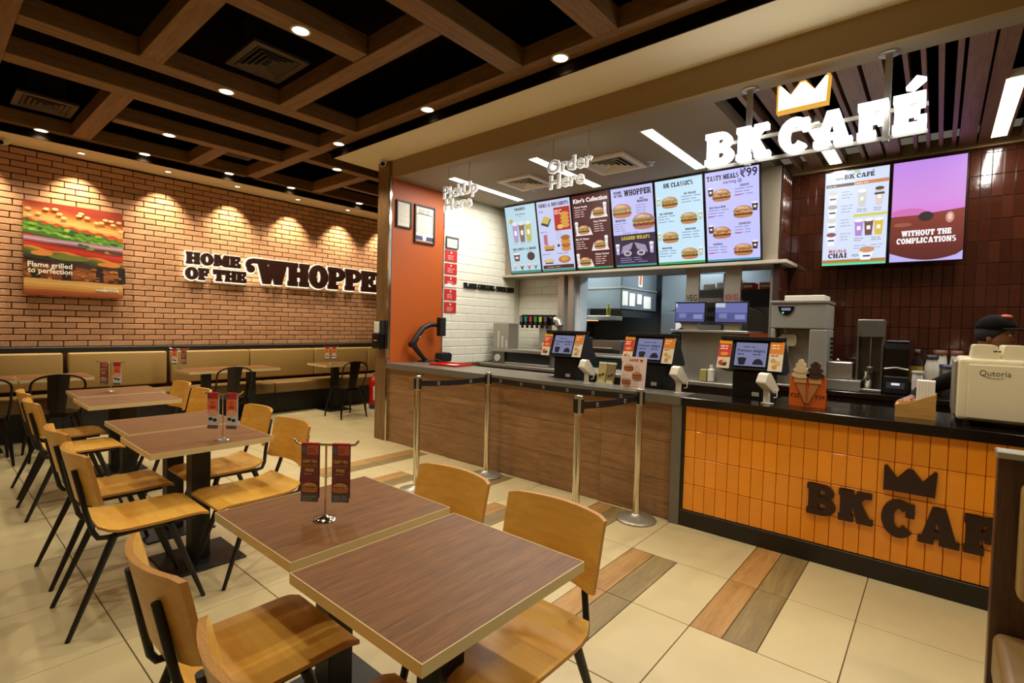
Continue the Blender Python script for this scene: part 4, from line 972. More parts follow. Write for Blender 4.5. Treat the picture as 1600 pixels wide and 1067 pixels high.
def stand(x, y, z, ang, label, k0, k1, s=1.0, h=.27):
    t = thing('banner_stand', label, 'table stand', (x, y, z), ang)
    MB().lathe([(.0001, 0), (.042, 0), (.043, .003), (.03, .006), (.010, .012), (.005, .018), (.0001, .018)], CHROME, n=28).build('foot', t)
    MB().cyl((0, 0, .01), (0, 0, h), .0038, CHROME, n=10).build('pole', t)
    MB().tube([(-.118, 0, h+.018), (-.104, 0, h+.002), (-.09, 0, h), (.09, 0, h), (.104, 0, h+.002), (.118, 0, h+.018)], .0042, CHROME, 8).build('cross_arm', t)
    for s_, kd in ((-1, k0), (1, k1)):
        w_, bh_ = .062, .205; b = MB(); F = (Vector((s_*.055-w_/2, -.007, h-bh_)), Vector((1, 0, 0)), Vector((0, 0, 1)))
        b.box(s_*.055-w_/2, s_*.055+w_/2, -.0065, -.0055, h-bh_, h, pd('84464a' if kd == 'maroon' else 'd8dce0')); b.box(s_*.055-w_/2, s_*.055+w_/2, .0055, .0065, h-bh_*.95, h, pd('84464a' if kd == 'maroon' else 'd8dce0')); b.box(s_*.055-w_/2, s_*.055+w_/2, -.0065, .0065, h+.0045, h+.006, pd('c02828')); b.box(s_*.055-w_/2, s_*.055+w_/2, -.0065, -.0055, h, h+.006, pd('c02828'))
        o = b.build('banner', t); c = Canvas(F, pd, .0004, .0001); banner_print(c, w_, bh_, kd); c.build('print', o)
stand(.955, 1.66, .735, -math.radians(50), 'chrome stand with two maroon burger banners on the second table', 'maroon', 'maroon')
stand(1.175, 3.19, .735, -math.radians(50), 'chrome stand with two orange and white banners on the mid room table', 'red', 'red')
stand(1.195, 5.87, .735, -math.radians(40), 'chrome stand with one maroon and one orange banner on the far table', 'maroon', 'red')
stand(2.30, 7.72, .75, -math.radians(40), 'small stand with red banners on the bench table under HOME', 'red', 'maroon')
stand(4.40, 7.55, .75, -math.radians(40), 'small stand with red banners on the bench table near the column', 'red', 'red')

# ================================================================== POSTER ON THE BRICKS
po = thing('burger_poster', 'square poster of a giant burger on the brick wall', 'poster', (0, 0, 0))
PW, PH = .945, 1.11
MB().box(.855, .855+PW, 8.225, 8.262, 1.665, 1.665+PH, mat('poster_edge', '7a4a28', .6)).build('canvas_block', po); MB().box(1.2, 1.46, 8.262, 8.287, 2.1, 2.3, BLACK).build('wall_mount', po)
c = Canvas(FY(.855, 8.225, 1.665), pd, .0006, .0001)
def band(y0, y1, cols, tilt=-.035, amp=.004, k=5):
    n = len(cols)
    for i, h in enumerate(cols):
        a = y1-(y1-y0)*i/n; q = y1-(y1-y0)*(i+1)/n-.02; m = 26
        top = [(PW*j/m, min(PH, a+tilt*(j/m-.5)*2+amp*math.sin(j*k/m*2*PI+i))) for j in range(m+1)]; bot = [(PW*j/m, q+tilt*(j/m-.5)*2) for j in range(m+1)]
        c.poly([(x, max(0, y)) for x, y in bot]+[(x, max(0, y)) for x, y in top[::-1]], h)
c.rect(0, 0, PW, PH, '8a2c10')
band(.83, 1.06, ['8c2c0e', '9c3a12', 'b05a20', 'c88038', 'd89c50', 'dcaa64', 'c89048'], -.06)
band(.79, .84, ['a83c14', 'c04a1c'], -.06, .012, 7)
band(.68, .81, ['3c6a18', '5a8a24', '467c1c', '6c9a30', '38641a'], -.075, .016, 9)
for i in range(26):
    x = random.uniform(.0, .92); y = .76-.07*(x/PW-.5)*2+random.uniform(-.05, .05); c.ell(x, y, random.uniform(.02, .05), random.uniform(.008, .02), random.choice(['7cae34', '2e5414', '5c9028', '94b84c', '447820']), n=9)
band(.60, .68, ['9a7890', 'b898a4', '8a6478', '5a2020'], -.02, .003, 2)
for i in range(14):
    x = random.uniform(.45, .93); y = .62-.12*(x/PW-.5)*2+random.uniform(-.04, .04); c.ell(x, y, random.uniform(.02, .045), random.uniform(.01, .02), random.choice(['6ca030', '2e5414', '5c9028', '8ab444']), n=9)
band(.50, .60, ['8a2010', 'b83018', 'b02810', '982410'], -.045, .004, 2)
band(.40, .52, ['c87830', '6a6820', '4a5018', '38401a', '22220e'], -.06, .012, 3)
c.ell(.42, .47, .2, .035, '6c7026'); c.ell(.16, .5, .1, .03, 'c88038'); c.ell(.8, .42, .12, .03, 'c87830')
band(.18, .40, ['3a1c0c', '7a4216', '945420', '8a4a1a', '6a3410'], -.015, .008, 4)
for x in (.1, .38, .70, .93): c.poly([(x-.04, .19), (x+.045, .19), (x+.035, .40), (x-.03, .39)], '1c0e08')
for i in range(40): x = random.uniform(.02, .92); c.ell(x, random.uniform(.2, .38), random.uniform(.01, .035), random.uniform(.006, .02), random.choice(['a8662a', '5a2c0e', 'b8743a', '3a1a0a', '9a5a24']), n=8)
band(.0, .19, ['c89a54', 'd0a45c', 'c89448', 'b87c34', '9a5020', '8a3c14'], -.01, .003, 2)
for x, y in ((.04, 1.01), (.13, .97), (.2, 1.03), (.28, 1.04), (.32, .99), (.36, .95), (.5, 1.0), (.52, 1.03), (.58, .99), (.67, .94), (.72, .95), (.76, .99), (.82, .985), (.84, .94), (.9, .98), (.92, .87), (.05, .93)):
    c.ell(x, y, .032, .017, 'c8a064', n=10); c.ell(x, y+.003, .024, .011, 'dcc08c', n=8)
c.text('Flame grilled', .035, .335, .085, 'f4f0e4', .018, 'L', .40); c.text('to perfection', .035, .265, .085, 'f4f0e4', .018, 'L', .40)
c.slab('WHOPPER', .66, .075, .038, 'f0e4cc', 'L', word_fit('WHOPPER', .24, .038)); c.text('HOME OF THE', .74, .12, .022, 'f0e4cc', .01)
c.build('print', po)
# ================================================================== END WALL ITEMS
def frame_pic(x0, x1, z0, z1, label, draw, m=BLACK, y=5.09, bw=.018):
    t = thing('wall_frame', label, 'picture frame', (0, 0, 0)); b = MB()
    for q in ((x0, x1, z0, z0+bw), (x0, x1, z1-bw, z1), (x0, x0+bw, z0+bw, z1-bw), (x1-bw, x1, z0+bw, z1-bw)): b.box(q[0], q[1], y-.022, y, q[2], q[3], m)
    b.build('frame', t); MB().box(x0+bw, x1-bw, y-.008, y-.001, z0+bw, z1-bw, PAPER).build('sheet', t)
    c = Canvas(FY(x0+bw, y-.008, z0+bw), pd, .0006, .0001); draw(c, x1-x0-2*bw, z1-z0-2*bw); c.build('print', t)
def lic(c, w, h): c.dashes(.02, h*.85, w*.8, 9, h*.085, 'a8a698', .004)
def lic2(c, w, h):
    c.rect(0, 0, w, h*.04, 'c87840'); c.poly([(0, h*.05), (w*.42, h*.05), (w*.38, h*.17), (0, h*.17)], '3c4470'); c.poly([(w*.58, h*.05), (w, h*.05), (w, h*.17), (w*.62, h*.17)], '3c4470')
    c.rect(w*.05, h*.78, w*.95, h*.80, '303038')
    for i in range(9): c.rect(w*.05, h*(.73-i*.058), w*.1, h*(.75-i*.058), '303038'); c.rect(w*.9, h*(.73-i*.058), w*.95, h*(.75-i*.058), '303038'); c.rect(w*.2, h*(.735-i*.058), w*.75, h*(.742-i*.058), '9098a0')
    c.dashes(w*.15, h*.9, w*.7, 3, h*.045, '707888', .005)
frame_pic(3.80, 4.03, 2.61, 2.94, 'small black framed certificate on the orange panel', lic)
frame_pic(4.08, 4.41, 2.46, 2.94, 'larger black framed notice with blue foot on the orange panel', lic2)
frame_pic(4.61, 4.83, 2.46, 2.615, 'small grey framed paper on the white tiles above the red cards', lic, GREYP, 5.082, .012)
for i, l in enumerate(('topmost red notice card on the white tiles', 'second red notice card from the top on the white tiles', 'red notice card with a white wave on the white tiles', 'second lowest red notice card on the white tiles', 'lowest red notice card on the white tiles')):
    z = 2.29-i*.1735; t = thing('notice_card', l, 'card', (0, 0, 0)); MB().box(4.605, 4.825, 5.079, 5.084, z, z+.145, pd('c02420')).build('card', t)
    c = Canvas(FY(4.605, 5.079, z), pd, .0005, .0001); c.ell(.11, .115, .013, .016, 'f0d0c8', n=10); c.dashes(.05, .07, .13, 3, .022, 'f0d8d0', .006)
    if i == 2: c.poly([(0, 0), (.22, 0), (.22, .05), (.15, .025), (.1, .05), (0, .03)], 'f0ece4')
    c.build('print', t)
fs_ = thing('tile_lettering', 'small black letters FLAME GRILLING SINCE 1954 on white tiles', 'sign', (0, 0, 0))
letters('FLAME GRILLING SINCE 1954', FY(4.96, 5.083, 1.95), .075, 0, .02, BLACK, fs_, sx=word_fit('FLAME GRILLING SINCE 1954', 1.08, .075), rnd=.008)
t = thing('soap_dispenser', 'black wall dispenser with a white top on the wooden column', 'dispenser', (3.72, 5.21, 1.12))
MB().cbox(-.10, 0, -.075, .075, 0, .19, BLACKG, .01).build('body', t); MB().cbox(-.085, 0, -.04, .06, .19, .33, WPLAS, .008).build('refill', t); MB().cbox(-.075, 0, -.075, -.045, .17, .35, BLACK, .006).build('cover', t); MB().box(-.102, -.099, -.03, .03, .10, .108, WPLAS).build('label_stripe', t)
t = thing('fire_extinguisher', 'red fire extinguisher with blue foot on the floor behind the column', 'extinguisher', (5.0, 7.2, 0))
MB().lathe([(.0001, 0), (.08, 0), (.083, .01), (.083, .07)], mat('blue_band', '28406a', .4)).build('foot_band', t); MB().lathe([(.083, .07), (.083, .44), (.07, .49), (.03, .53), (.025, .56)], RED).build('cylinder', t)
MB().cyl((0, 0, .55), (0, 0, .60), .02, STEEL).bar((-.01, 0, .61), (.10, -.02, .64), .02, .01, BLACK).bar((-.01, 0, .59), (.09, -.02, .585), .02, .008, BLACK).build('valve', t)
MB().tube([(.02, -.02, .58), (.08, -.06, .56), (.10, -.07, .4), (.09, -.06, .25), (.085, -.055, .2)], .009, BLACK, 8).build('hose', t); MB().box(-.06, .06, -.0855, -.06, .15, .38, PAPER).build('sticker', t)

# ================================================================== THINGS ON THE LONG COUNTER
CT = .9555
t = thing('serving_tray', 'red serving tray with a white paper lying on the counter', 'tray', (4.13, 4.42, CT), .12)
MB().cbox(-.15, .15, -.2, .2, 0, .006, RED, .002).build('bottom', t); b = MB()
for p, q in (((-.15, -.2, .012), (.15, -.2, .012)), ((.15, -.2, .012), (.15, .2, .012)), ((.15, .2, .012), (-.15, .2, .012)), ((-.15, .2, .012), (-.15, -.2, .012))): b.bar(p, q, .018, .018, RED)
b.build('rim', t); MB().box(-.05, .08, -.08, .06, .0062, .0075, PAPER).build('paper', t)
t = thing('tablet_arm', 'black jointed monitor arm standing on the counter by the orange panel', 'monitor arm', (4.17, 4.98, CT))
MB().cbox(-.02, .12, -.07, .07, 0, .018, BLACK, .005).build('clamp_base', t); MB().tube([(.05, 0, .018), (-.02, 0, .08), (-.17, -.01, .225)], [.03, .028, .034], BLACK, 12).build('lower_arm', t)
MB().tube([(-.17, -.01, .225), (-.11, -.02, .33), (-.02, -.02, .43), (.10, -.02, .475), (.22, -.02, .47)], [.036, .036, .034, .032, .026], BLACK, 12).build('upper_arm', t); MB().cyl((-.17, -.05, .225), (-.17, .03, .225), .038, BLACK).build('elbow', t); MB().cyl((-.11, -.045, .30), (-.08, -.045, .335), .008, CHROME).build('gas_spring', t)
MB().cbox(.20, .30, -.10, -.02, .33, .57, MATTEB, .008).build('mounting_plate', t)
t = thing('card_terminal_cradle', 'black cradle lying beside the monitor arm', 'device', (4.44, 4.90, CT), .2); MB().prism([(-.1, 0), (.1, 0), (.12, .09), (.06, .12), (.02, .10), (-.03, .12), (-.08, .11)], (Vector((0, .06, 0)), Vector((1, 0, 0)), Vector((0, 0, 1))), 0, .12, MATTEB).build('body', t, .006); MB().bar((-.1, -.08, .01), (-.2, -.02, .05), .012, .006, CHROME).build('lever', t)
def pos(x, y, rz, label, zb=.72):
    """till: black foot, tilted head with customer screen facing the queue and two price cards"""
    t = thing('cash_register', label, 'till', (x, y, zb), rz); h = .955-zb
    MB().cbox(-.02, .20, -.13, .13, 0, h+.20, MATTEB, .008).build('pedestal', t)
    b = MB(); F = (Vector((0, .21, 0)), Vector((1, 0, 0)), Vector((0, 0, 1)))
    b.prism([(-.10, h+.215), (-.025, h+.435), (.03, h+.445), (.20, h+.20), (.10, h+.18)], F, 0, .42, MATTEB).build('head', t, .006)
    MB().box(-.05, .06, -.21, .21, h+.43, h+.455, MATTEB).build('hood', t)
    u = Vector((0, -1, 0)); v = Vector((.075, 0, .22)).normalized(); o = Vector((-.10, .21, h+.215))-u.cross(v)*0
    FF = (o, u, v)
    o_ = MB().flat([(.10, .02), (.33, .02), (.33, .21), (.10, .21)], FF, .004, BLACKG).build('customer_screen', t)
    c = Canvas(FF, lambda q: emis('till_'+q, q, .55), .005, .0003); c.rect(.108, .028, .322, .205, '9a9cc8'); c.text('Premium delights', .215, .135, .03, '1c1c40', .02, 'C', .19); c.dashes(.16, .17, .11, 1, .02, '3a3a60', .006); c.dashes(.125, .112, .07, 1, .02, '3a3a60', .008); c.dashes(.23, .112, .07, 1, .02, '3a3a60', .008)
    c.ell(.16, .08, .032, .012, '1c1e2c'); c.poly([(.132, .075), (.188, .075), (.18, .035), (.14, .035)], '1c1e2c'); c.ell(.27, .04, .036, .045, '1c1e2c', 0, 180); c.build('screen_picture', o_)
    for s_, x0 in ((0, -.012), (1, .34)):
        b = MB().flat([(x0, 0), (x0+.09, 0), (x0+.09, .215), (x0, .215)], FF, .012, pd('e8dcc8')); b.prism([(x0, 0), (x0+.09, 0), (x0+.09, .215), (x0, .215)], FF, .006, .011, PAPER); q = b.build('price_card', t)
        c = Canvas(FF, pd, .0125, .0002)
        if s_ == 0: c.rect(x0, .19, x0+.09, .215, 'f0b020'); c.rect(x0, .085, x0+.09, .19, 'd83818'); c.dashes(x0+.012, .165, .06, 2, .02, 'fff0e0', .01); c.ell(x0+.045, .11, .03, .014, 'f0a040'); c.ell(x0+.04, .04, .03, .022, 'b84020'); c.ell(x0+.055, .032, .016, .014, '3a2020'); c.ell(x0+.05, .05, .015, .01, 'e8c060')
        else: c.rect(x0, .125, x0+.09, .215, 'e88820'); c.dashes(x0+.012, .185, .06, 2, .022, 'fff0d0', .009); c.dashes(x0+.012, .11, .06, 1, .02, 'b84020', .007); c.ell(x0+.03, .075, .017, .016, 'd0a050'); c.ell(x0+.06, .06, .017, .016, 'e0b868'); c.ell(x0+.04, .03, .017, .015, 'c89040')
        c.build('print', q)
    MB().box(-.0215, -.019, -.06, -.01, h+.02, h+.05, PAPER).build('asset_sticker', t)
    MB().cbox(.12, .19, -.17, .17, h+.20, h+.40, MATTEB, .006).build('staff_screen', t)
pos(4.02, 2.70, 0, 'black till with customer screen, leftmost on the counter'); pos(4.02, 1.84, 0, 'black till with customer screen behind the LOVE poster'); pos(4.005, 1.045, 0, 'black till with customer screen on the cafe counter', .8935)
def reader(x, y, rz, label, z=CT):
    t = thing('card_reader', label, 'card reader', (x, y, z), rz)
    MB().cbox(-.03, .03, -.03, .03, 0, .006, WPLAS, .002).build('foot', t); MB().cbox(-.018, .004, -.022, .022, .004, .13, WPLAS, .004).build('stem', t)
    b = MB(); F = (Vector((0, .038, 0)), Vector((1, 0, 0)), Vector((0, 0, 1)))
    b.prism([(-.075, .145), (-.05, .205), (-.02, .215), (.065, .10), (.045, .075), (.02, .075)], F, 0, .076, WPLAS).build('head', t, .008)
    MB().prism([(-.068, .15), (-.052, .195), (-.045, .19), (-.06, .145)], (Vector((-.004, .03, 0)), Vector((1, 0, 0)), Vector((0, 0, 1))), 0, .06, PAPER).build('hood_lip', t)
    MB().tube([(.02, -.03, .10), (.03, -.05, .09), (.03, -.05, .05), (.01, -.04, .045)], .004, WPLAS, 6).build('cable_hook', t)
reader(3.80, 2.33, -.3, 'white card reader on its stem beside the leftmost till'); reader(3.83, 1.52, -.35, 'white card reader standing at the joint of the two counters'); reader(3.80, .885, -.45, 'white card reader beside the ice cream display')
for x, y, l, col in ((3.84, 2.205, 'pale brochure leaning in a counter holder', 'b8a468'), (3.83, 2.115, 'brown brochure leaning in a counter holder next to the LOVE poster', '8a744c')):
    t = thing('brochure', l, 'brochure', (x, y, CT), 0); F = (Vector((-.035, .04, 0)), Vector((0, -1, 0)), Vector((.28, 0, 1)).normalized())
    MB().prism([(0, 0), (.078, 0), (.078, .20), (0, .20)], F, -.012, 0, mat('brochure_'+col, col, .5)).build('booklet', t); MB().prism([(.0, .19), (.078, .19), (.078, .205), (0, .205)], F, -.02, .002, WPLAS).build('top_edge', t)
    c = Canvas(F, pd, .0006, .0002); c.ell(.025, .085, .014, .014, '4a3c20', n=10); c.ell(.052, .095, .014, .014, '3a2c18', n=10); c.rect(.01, .02, .068, .05, 'd8c888'); c.build('print', t)
    MB().prism([(-.004, 0), (.082, 0), (.082, .03), (-.004, .03)], F, .002, .006, GLASSY).box(-.05, .03, -.045, .045, 0, .004, GLASSY).build('holder', t)
t = thing('love_poster', 'small white counter poster headed LOVE with red burgers', 'poster', (3.77, 1.885, CT)); F = (Vector((0, .11, 0)), Vector((0, -1, 0)), Vector((.12, 0, 1)).normalized())
MB().prism([(0, 0), (.215, 0), (.215, .265), (0, .265)], F, -.004, 0, mat('poster_card', 'f0dcd4', .5)).build('card', t); MB().box(0, .06, -.1, .1, 0, .004, GLASSY).build('stand', t)
c = Canvas(F, pd, .0006, .0002); c.slab('LOVE', .105, .225, .022, 'b83038', 'C'); c.ell(.165, .237, .008, .008, 'c03040', n=10); c.ell(.178, .237, .008, .008, 'c03040', n=10); c.poly([(.157, .235), (.171, .22), (.186, .235)], 'c03040')
for x, y in ((.065, .145), (.145, .085), (.06, .03)): c.burger(x, y, .085, 'b83038', 'c05040', 'a06838')
c.dashes(.125, .19, .06, 4, .016, 'c06068', .004); c.dashes(.02, .11, .06, 4, .014, '8a6a68', .003); c.dashes(.125, .05, .06, 3, .014, 'c06068', .004); c.build('print', t)

# ------------------------------------------------------------------ things on the cafe counter
t = thing('cone_display', 'orange counter card with two ice cream cones and prices', 'display', (3.85, .655, CT)); F = (Vector((0, .107, 0)), Vector((0, -1, 0)), Vector((0, 0, 1)))
OC = mat('display_orange', 'e2691c', .5)
MB().prism([(0, 0), (.214, 0), (.214, .205), (.0, .205)], F, -.004, 0, OC).prism([(0, 0), (.214, 0), (.214, .10), (0, .10)], (Vector((.07, .107, 0)), Vector((0, -1, 0)), Vector((-.35, 0, 1)).normalized()), -.003, 0, OC).build('card', t)
CON = mat('cone_print', 'b87c44', .7); CON2 = mat('cone_rim_print', 'd09c62', .7); CRM = mat('cream_print', 'd8c4a0', .7); CHO = mat('chocolate_print', '3a2018', .6)
def cone(cx, top, m, tip, nm):
    b = MB(); b.prism([(tip-.004, .025), (tip+.004, .025), (cx+.030, .165), (cx-.030, .165)], F, .001, .012, CON); b.prism([(cx-.035, .16), (cx+.035, .16), (cx+.038, .20), (cx-.038, .20)], F, .002, .016, CON2)
    for k, (hw_, z0, z1, dd) in enumerate(((.054, .19, .235, .020), (.045, .225, .268, .023), (.031, .258, .298, .021), (.016, .285, top, .016))):
        b.prism([(cx+hw_*math.cos(a*PI/7), (z0+z1)/2+(z1-z0)/2*math.sin(a*PI/7)) for a in range(14)], F, .001, dd, m)
    b.build(nm, t); return
    sw = [(cx-.046, .195), (cx+.046, .195), (cx+.056, .215), (cx+.050, .24), (cx+.040, .255), (cx+.036, .275), (cx+.016, .30), (cx-.002, top), (cx-.016, .30), (cx-.034, .275), (cx-.044, .25), (cx-.056, .222)]; b.prism(sw, F, .001, .018, m)
    b.build(nm, t, .003)
cone(.066, .318, CRM, .100, 'vanilla_cone'); cone(.152, .305, CHO, .114, 'chocolate_cone')
c = Canvas(F, pd, .001, .0002); c.text('\u20b925', .008, .06, .036, '3a1a10', .01); c.text('\u20b939', .155, .058, .036, '3a1a10', .01); c.build('price_print', t)
t = thing('wooden_caddy', 'light wooden caddy with curved top edge on the black counter', 'caddy', (3.93, .09, CT)); CW = wood('caddy_wood', 'b5803e', 'd8a860', 1, 5, 10, .5)
side = [(0, 0), (.19, 0), (.19, .15), (.13, .125), (.07, .09), (.0, .075)]
for x, n_ in ((-.075, 'front_board'), (.06, 'rear_board')): MB().prism(side, FX(x, .095, 0), -.012, 0, CW).build(n_, t)
MB().box(-.063, .06, -.094, .094, .002, .012, CW).box(-.063, .06, .083, .094, .012, .075, CW).box(-.063, .06, -.094, -.083, .012, .15, CW).build('ends', t)
t = thing('paper_cups', 'bundle of white paper sleeves standing in the wooden caddy', 'paper sleeves', (3.925, .045, CT+.0125))
for i in range(6): MB().cbox(-.045, .045, -.036+i*.0145-.0071, -.036+i*.0145+.0071, 0, .215, PAPER, .003).build('sleeve', t)
t = thing('coffee_machine', 'cream coffee machine with flap lids at the right end of the counter', 'coffee machine', (3.79, -.09, CT))
MB().box(0, .55, -.62, 0, .03, .375, CREAM).build('body', t, .02, 3); MB().box(-.012, .0, -.60, -.045, .045, .345, CREAM).build('side_panel', t, .006)
MB().cbox(.02, .5, -.02, .018, .05, .36, STEEL, .006).build('front_strip', t)
for i in range(3): MB().prism([(0, 0), (.115, 0), (.105, .075), (.095, .08), (.018, .08), (.008, .075)], FX(.03, -.055-i*.125, .372), -.34, 0, CREAM).build('bean_lid', t, .004)
for q in ((.03, -.05), (.5, -.05), (.03, -.57), (.5, -.57)): MB().cyl((q[0], q[1], 0), (q[0], q[1], .035), .02, BLACK).build('foot', t)
c = Canvas(FX(3.778, -.135, CT+.0), pd, .0012, .0002); o = c.text('Qutoria', .045, .285, .045, '3a3428', -.005, 'L', .125)
for i in range(8): c.rect(.07+i*.009, .276-.002*math.sin(i*.4)*3, .080+i*.009, .2785-.002*math.sin(i*.4)*3, '4a4438')
for i in range(3): c.dashes(-.03+i*.125, .415, .035, 1, .02, '2a2420', .008)
pr_ = c.build('maker_print', t); pr_.matrix_parent_inverse = Matrix.Translation((-3.79, .09, -CT))
# ================================================================== BACK COUNTER OF THE CAFE
bc = thing('back_counter', 'black back counter along the brown tiled wall', 'counter', (0, 0, 0))
MB().cbox(5.45, 6.28, -1.6, 1.28, .88, .925, BSLAB, .003).build('worktop', bc); MB().box(5.5, 6.28, -1.6, 1.28, 0, .88, BLACK).build('cabinet', bc)
for i in range(5): o = MB().cbox(5.485, 5.5, 1.27-(i+1)*.56+.006, 1.27-i*.56-.006, .12, .87, MATTEB, .003).build('door', bc); MB().box(5.47, 5.486, 1.27-i*.56-.4, 1.27-i*.56-.16, .80, .815, STEEL_D).build('handle', o)
BT = .9255
t = thing('soft_serve_machine', 'tall grey soft serve machine with round display on the back counter', 'ice cream machine', (5.47, 1.035, BT)); SG = mat('machine_silver', 'a9a79c', .35, .2, var=.02)
b = MB(); FF = FX(0, .235, 0)
b.box(0, .44, -.235, .235, .56, .80, SG).box(0, .44, -.235, -.10, 0, .56, SG).box(0, .44, .195, .235, 0, .56, SG).box(.13, .44, -.10, .195, 0, .56, SG).build('cabinet', t, .012, 3)
MB().box(-.01, .45, -.245, .245, .80, .83, STEEL).build('lid', t, .006); MB().box(.08, .4, -.2, .14, .83, .885, WPLAS).build('hopper_cover', t, .006)
dp = [(.13+.07*math.cos(a*PI/12), .775+.0*a-.085*math.sin(a*PI/12)) for a in range(13)]; o = MB().prism(dp, FF, 0, .008, BLACKG).build('display', t)
MB().prism([(.09, .735), (.17, .735), (.17, .76), (.09, .76)], FF, .008, .010, emis('lcd', '8a94b0', .7)).build('lcd', o); MB().cyl((-.009, .13, .713), (-.012, .13, .713), .008, emis('green_led', '60e0a0', 1.5)).build('button', o)
b = MB(); b.prism([(.06, .39), (.20, .39), (.215, .41), (.215, .49), (.20, .505), (.09, .505), (.055, .47), (.045, .42)], FX(.13, .235, 0), 0, .06, CREAM).build('dispense_head', t, .008)
MB().tube([(.06, .11, .50), (.03, .115, .56), (.02, .12, .585)], .008, STEEL, 8).ell((.02, .12, .595), (.02, .02, .016), WPLAS).build('lever', t); MB().cyl((.08, .105, .33), (.08, .105, .40), .02, CREAM).build('nozzle', t); MB().cbox(-.03, .13, -.10, .195, 0, .02, STEEL, .004).build('drip_tray', t)
b = MB()
for i in range(9): b.box(.28, .42, -.238, -.234, .10+i*.045, .125+i*.045, BLACK)
b.build('grille', t)
t = thing('spindle_mixer', 'grey upright spindle drink mixer on the back counter', 'mixer', (5.72, .475, BT))
MB().cbox(-.10, .12, -.1, .1, .50, .66, STEEL_D, .006).build('motor_head', t); MB().box(.06, .12, -.1, .1, 0, .50, STEEL_D).box(-.08, .06, -.1, -.085, 0, .5, STEEL_D).box(-.08, .06, .085, .1, 0, .5, STEEL_D).build('back_panel', t); MB().cbox(-.1, .06, -.1, .1, 0, .025, STEEL, .004).build('base', t); MB().cyl((-.01, 0, .22), (-.01, 0, .5), .006, CHROME).lathe([(.0001, 0), (.022, 0), (.022, .01), (.0001, .015)], WPLAS, (-.01, 0, .215)).build('spindle', t)
t = thing('mixing_cup', 'steel mixing cup under the spindle mixer', 'cup', (5.70, .485, BT+.0255)); MB().lathe([(.0001, 0), (.036, 0), (.048, .15), (.05, .155), (.046, .155), (.034, .01), (.0001, .01)], CHROME).build('cup', t)
t = thing('blender_unit', 'black enclosed blender with small lit display', 'blender', (5.70, .275, BT)); MB().cbox(-.1, .12, -.09, .09, 0, .16, MATTEB, .01).build('base', t); MB().prism([(-.09, .16), (.1, .16), (.1, .46), (-.05, .46), (-.09, .40)], (Vector((0, .088, 0)), Vector((1, 0, 0)), Vector((0, 0, 1))), 0, .176, BLACKG).build('sound_hood', t, .01); MB().box(-.102, -.098, -.065, .065, .05, .105, GREYP).build('panel', t); MB().box(-.104, -.102, -.03, .03, .08, .10, emis('blender_lcd', 'd8e0f0', 1.0)).build('lcd', t); MB().tube([(-.092, .085, .22), (-.098, 0, .235), (-.092, -.085, .22)], .01, STEEL, 8).build('hood_handle', t); MB().cbox(-.06, .1, -.08, .08, .46, .475, GREYP, .004).build('lid', t)
t = thing('topping_box', 'steel topping box with clear lidded trays on the back counter', 'container', (5.62, .70, BT)); MB().cbox(-.02, .18, -.10, .10, .10, .26, STEEL, .008).build('box', t); MB().ell((.05, .02, .275), (.018, .018, .015), CHROME).build('knob', t); MB().cbox(-.1, .2, -.17, .12, 0, .09, mat('clear_tub', 'b8b4a8', .2, alpha=.6), .006).build('tray', t); MB().cbox(-.105, .205, -.175, .125, .09, .10, mat('clear_lid', 'd0ccc0', .15, alpha=.6), .003).build('tray_lid', t)
def bottle(x, y, r, h, m, capm, label, band=None, neck=.5):
    t = thing('syrup_bottle', label, 'bottle', (x, y, BT)); MB().lathe([(.0001, 0), (r, 0), (r, h*.72), (r*neck, h*.84), (r*neck, h*.9)], m, n=18).build('body', t); MB().lathe([(r*neck*1.15, h*.9), (r*neck*1.15, h), (.0001, h)], capm, n=18).build('cap', t)
    if band: MB().lathe([(r*1.01, h*.25), (r*1.01, h*.62)], band, n=18).build('label_band', t)
YB = mat('yellow_label', 'b09028', .5); BD = mat('dark_bottle', '241a14', .3); GL = mat('grey_tub', '9a988c', .4); BLD = mat('blue_lid', '2a3050', .4)
bottle(5.9, .14, .045, .40, BD, BLACK, 'dark bottle with yellow label on the back counter', YB); bottle(5.72, .035, .05, .36, WPLAS, BLACK, 'white ribbed bottle with brown cap on the back counter', pd('e0d8c8'), .8); bottle(5.95, -.02, .05, .40, WPLAS, pd('5a2a18'), 'white tub with brown lid at the back', None, .9); bottle(5.75, -.07, .05, .28, GL, BLD, 'grey tub with dark blue lid', None, .98); bottle(5.62, .125, .04, .22, WPLAS, GL, 'short white carton bottle with a red mark', pd('d8d0c4'), .95); bottle(5.95, -.13, .045, .40, WPLAS, pd('5a2a18'), 'white tub with brown lid half hidden by the worker', None, .9)
# ================================================================== DRINKS STATION
t = thing('drinks_counter', 'steel drinks counter against the white tiled wall', 'counter', (0, 0, 0))
MB().box(5.35, 6.19, 3.75, 5.07, 0, .86, STEEL_D).build('cabinet', t); MB().cbox(5.3, 6.19, 3.72, 5.075, .86, .9, STEEL, .004).build('worktop', t)
t = thing('ice_station', 'low steel drinks base with dark slot under the soda taps', 'drinks station', (0, 0, .9005)); MB().cbox(5.4, 6.15, 3.85, 4.95, .17, .215, STEEL, .005).build('top', t); MB().box(5.45, 6.15, 3.9, 4.7, 0, .17, KDARK).build('slot', t); MB().box(5.42, 6.15, 4.7, 4.93, 0, .17, STEEL_D).build('side_panel', t); MB().box(5.42, 6.15, 3.86, 3.9, 0, .17, STEEL_D).build('side_panel', t); MB().cyl((5.40, 4.82, .08), (5.44, 4.82, .08), .05, WPLAS).build('roll_knob', t); MB().cbox(5.38, 5.44, 3.9, 4.66, 0, .03, STEEL, .004).build('grip_bar', t)
SB = 1.116
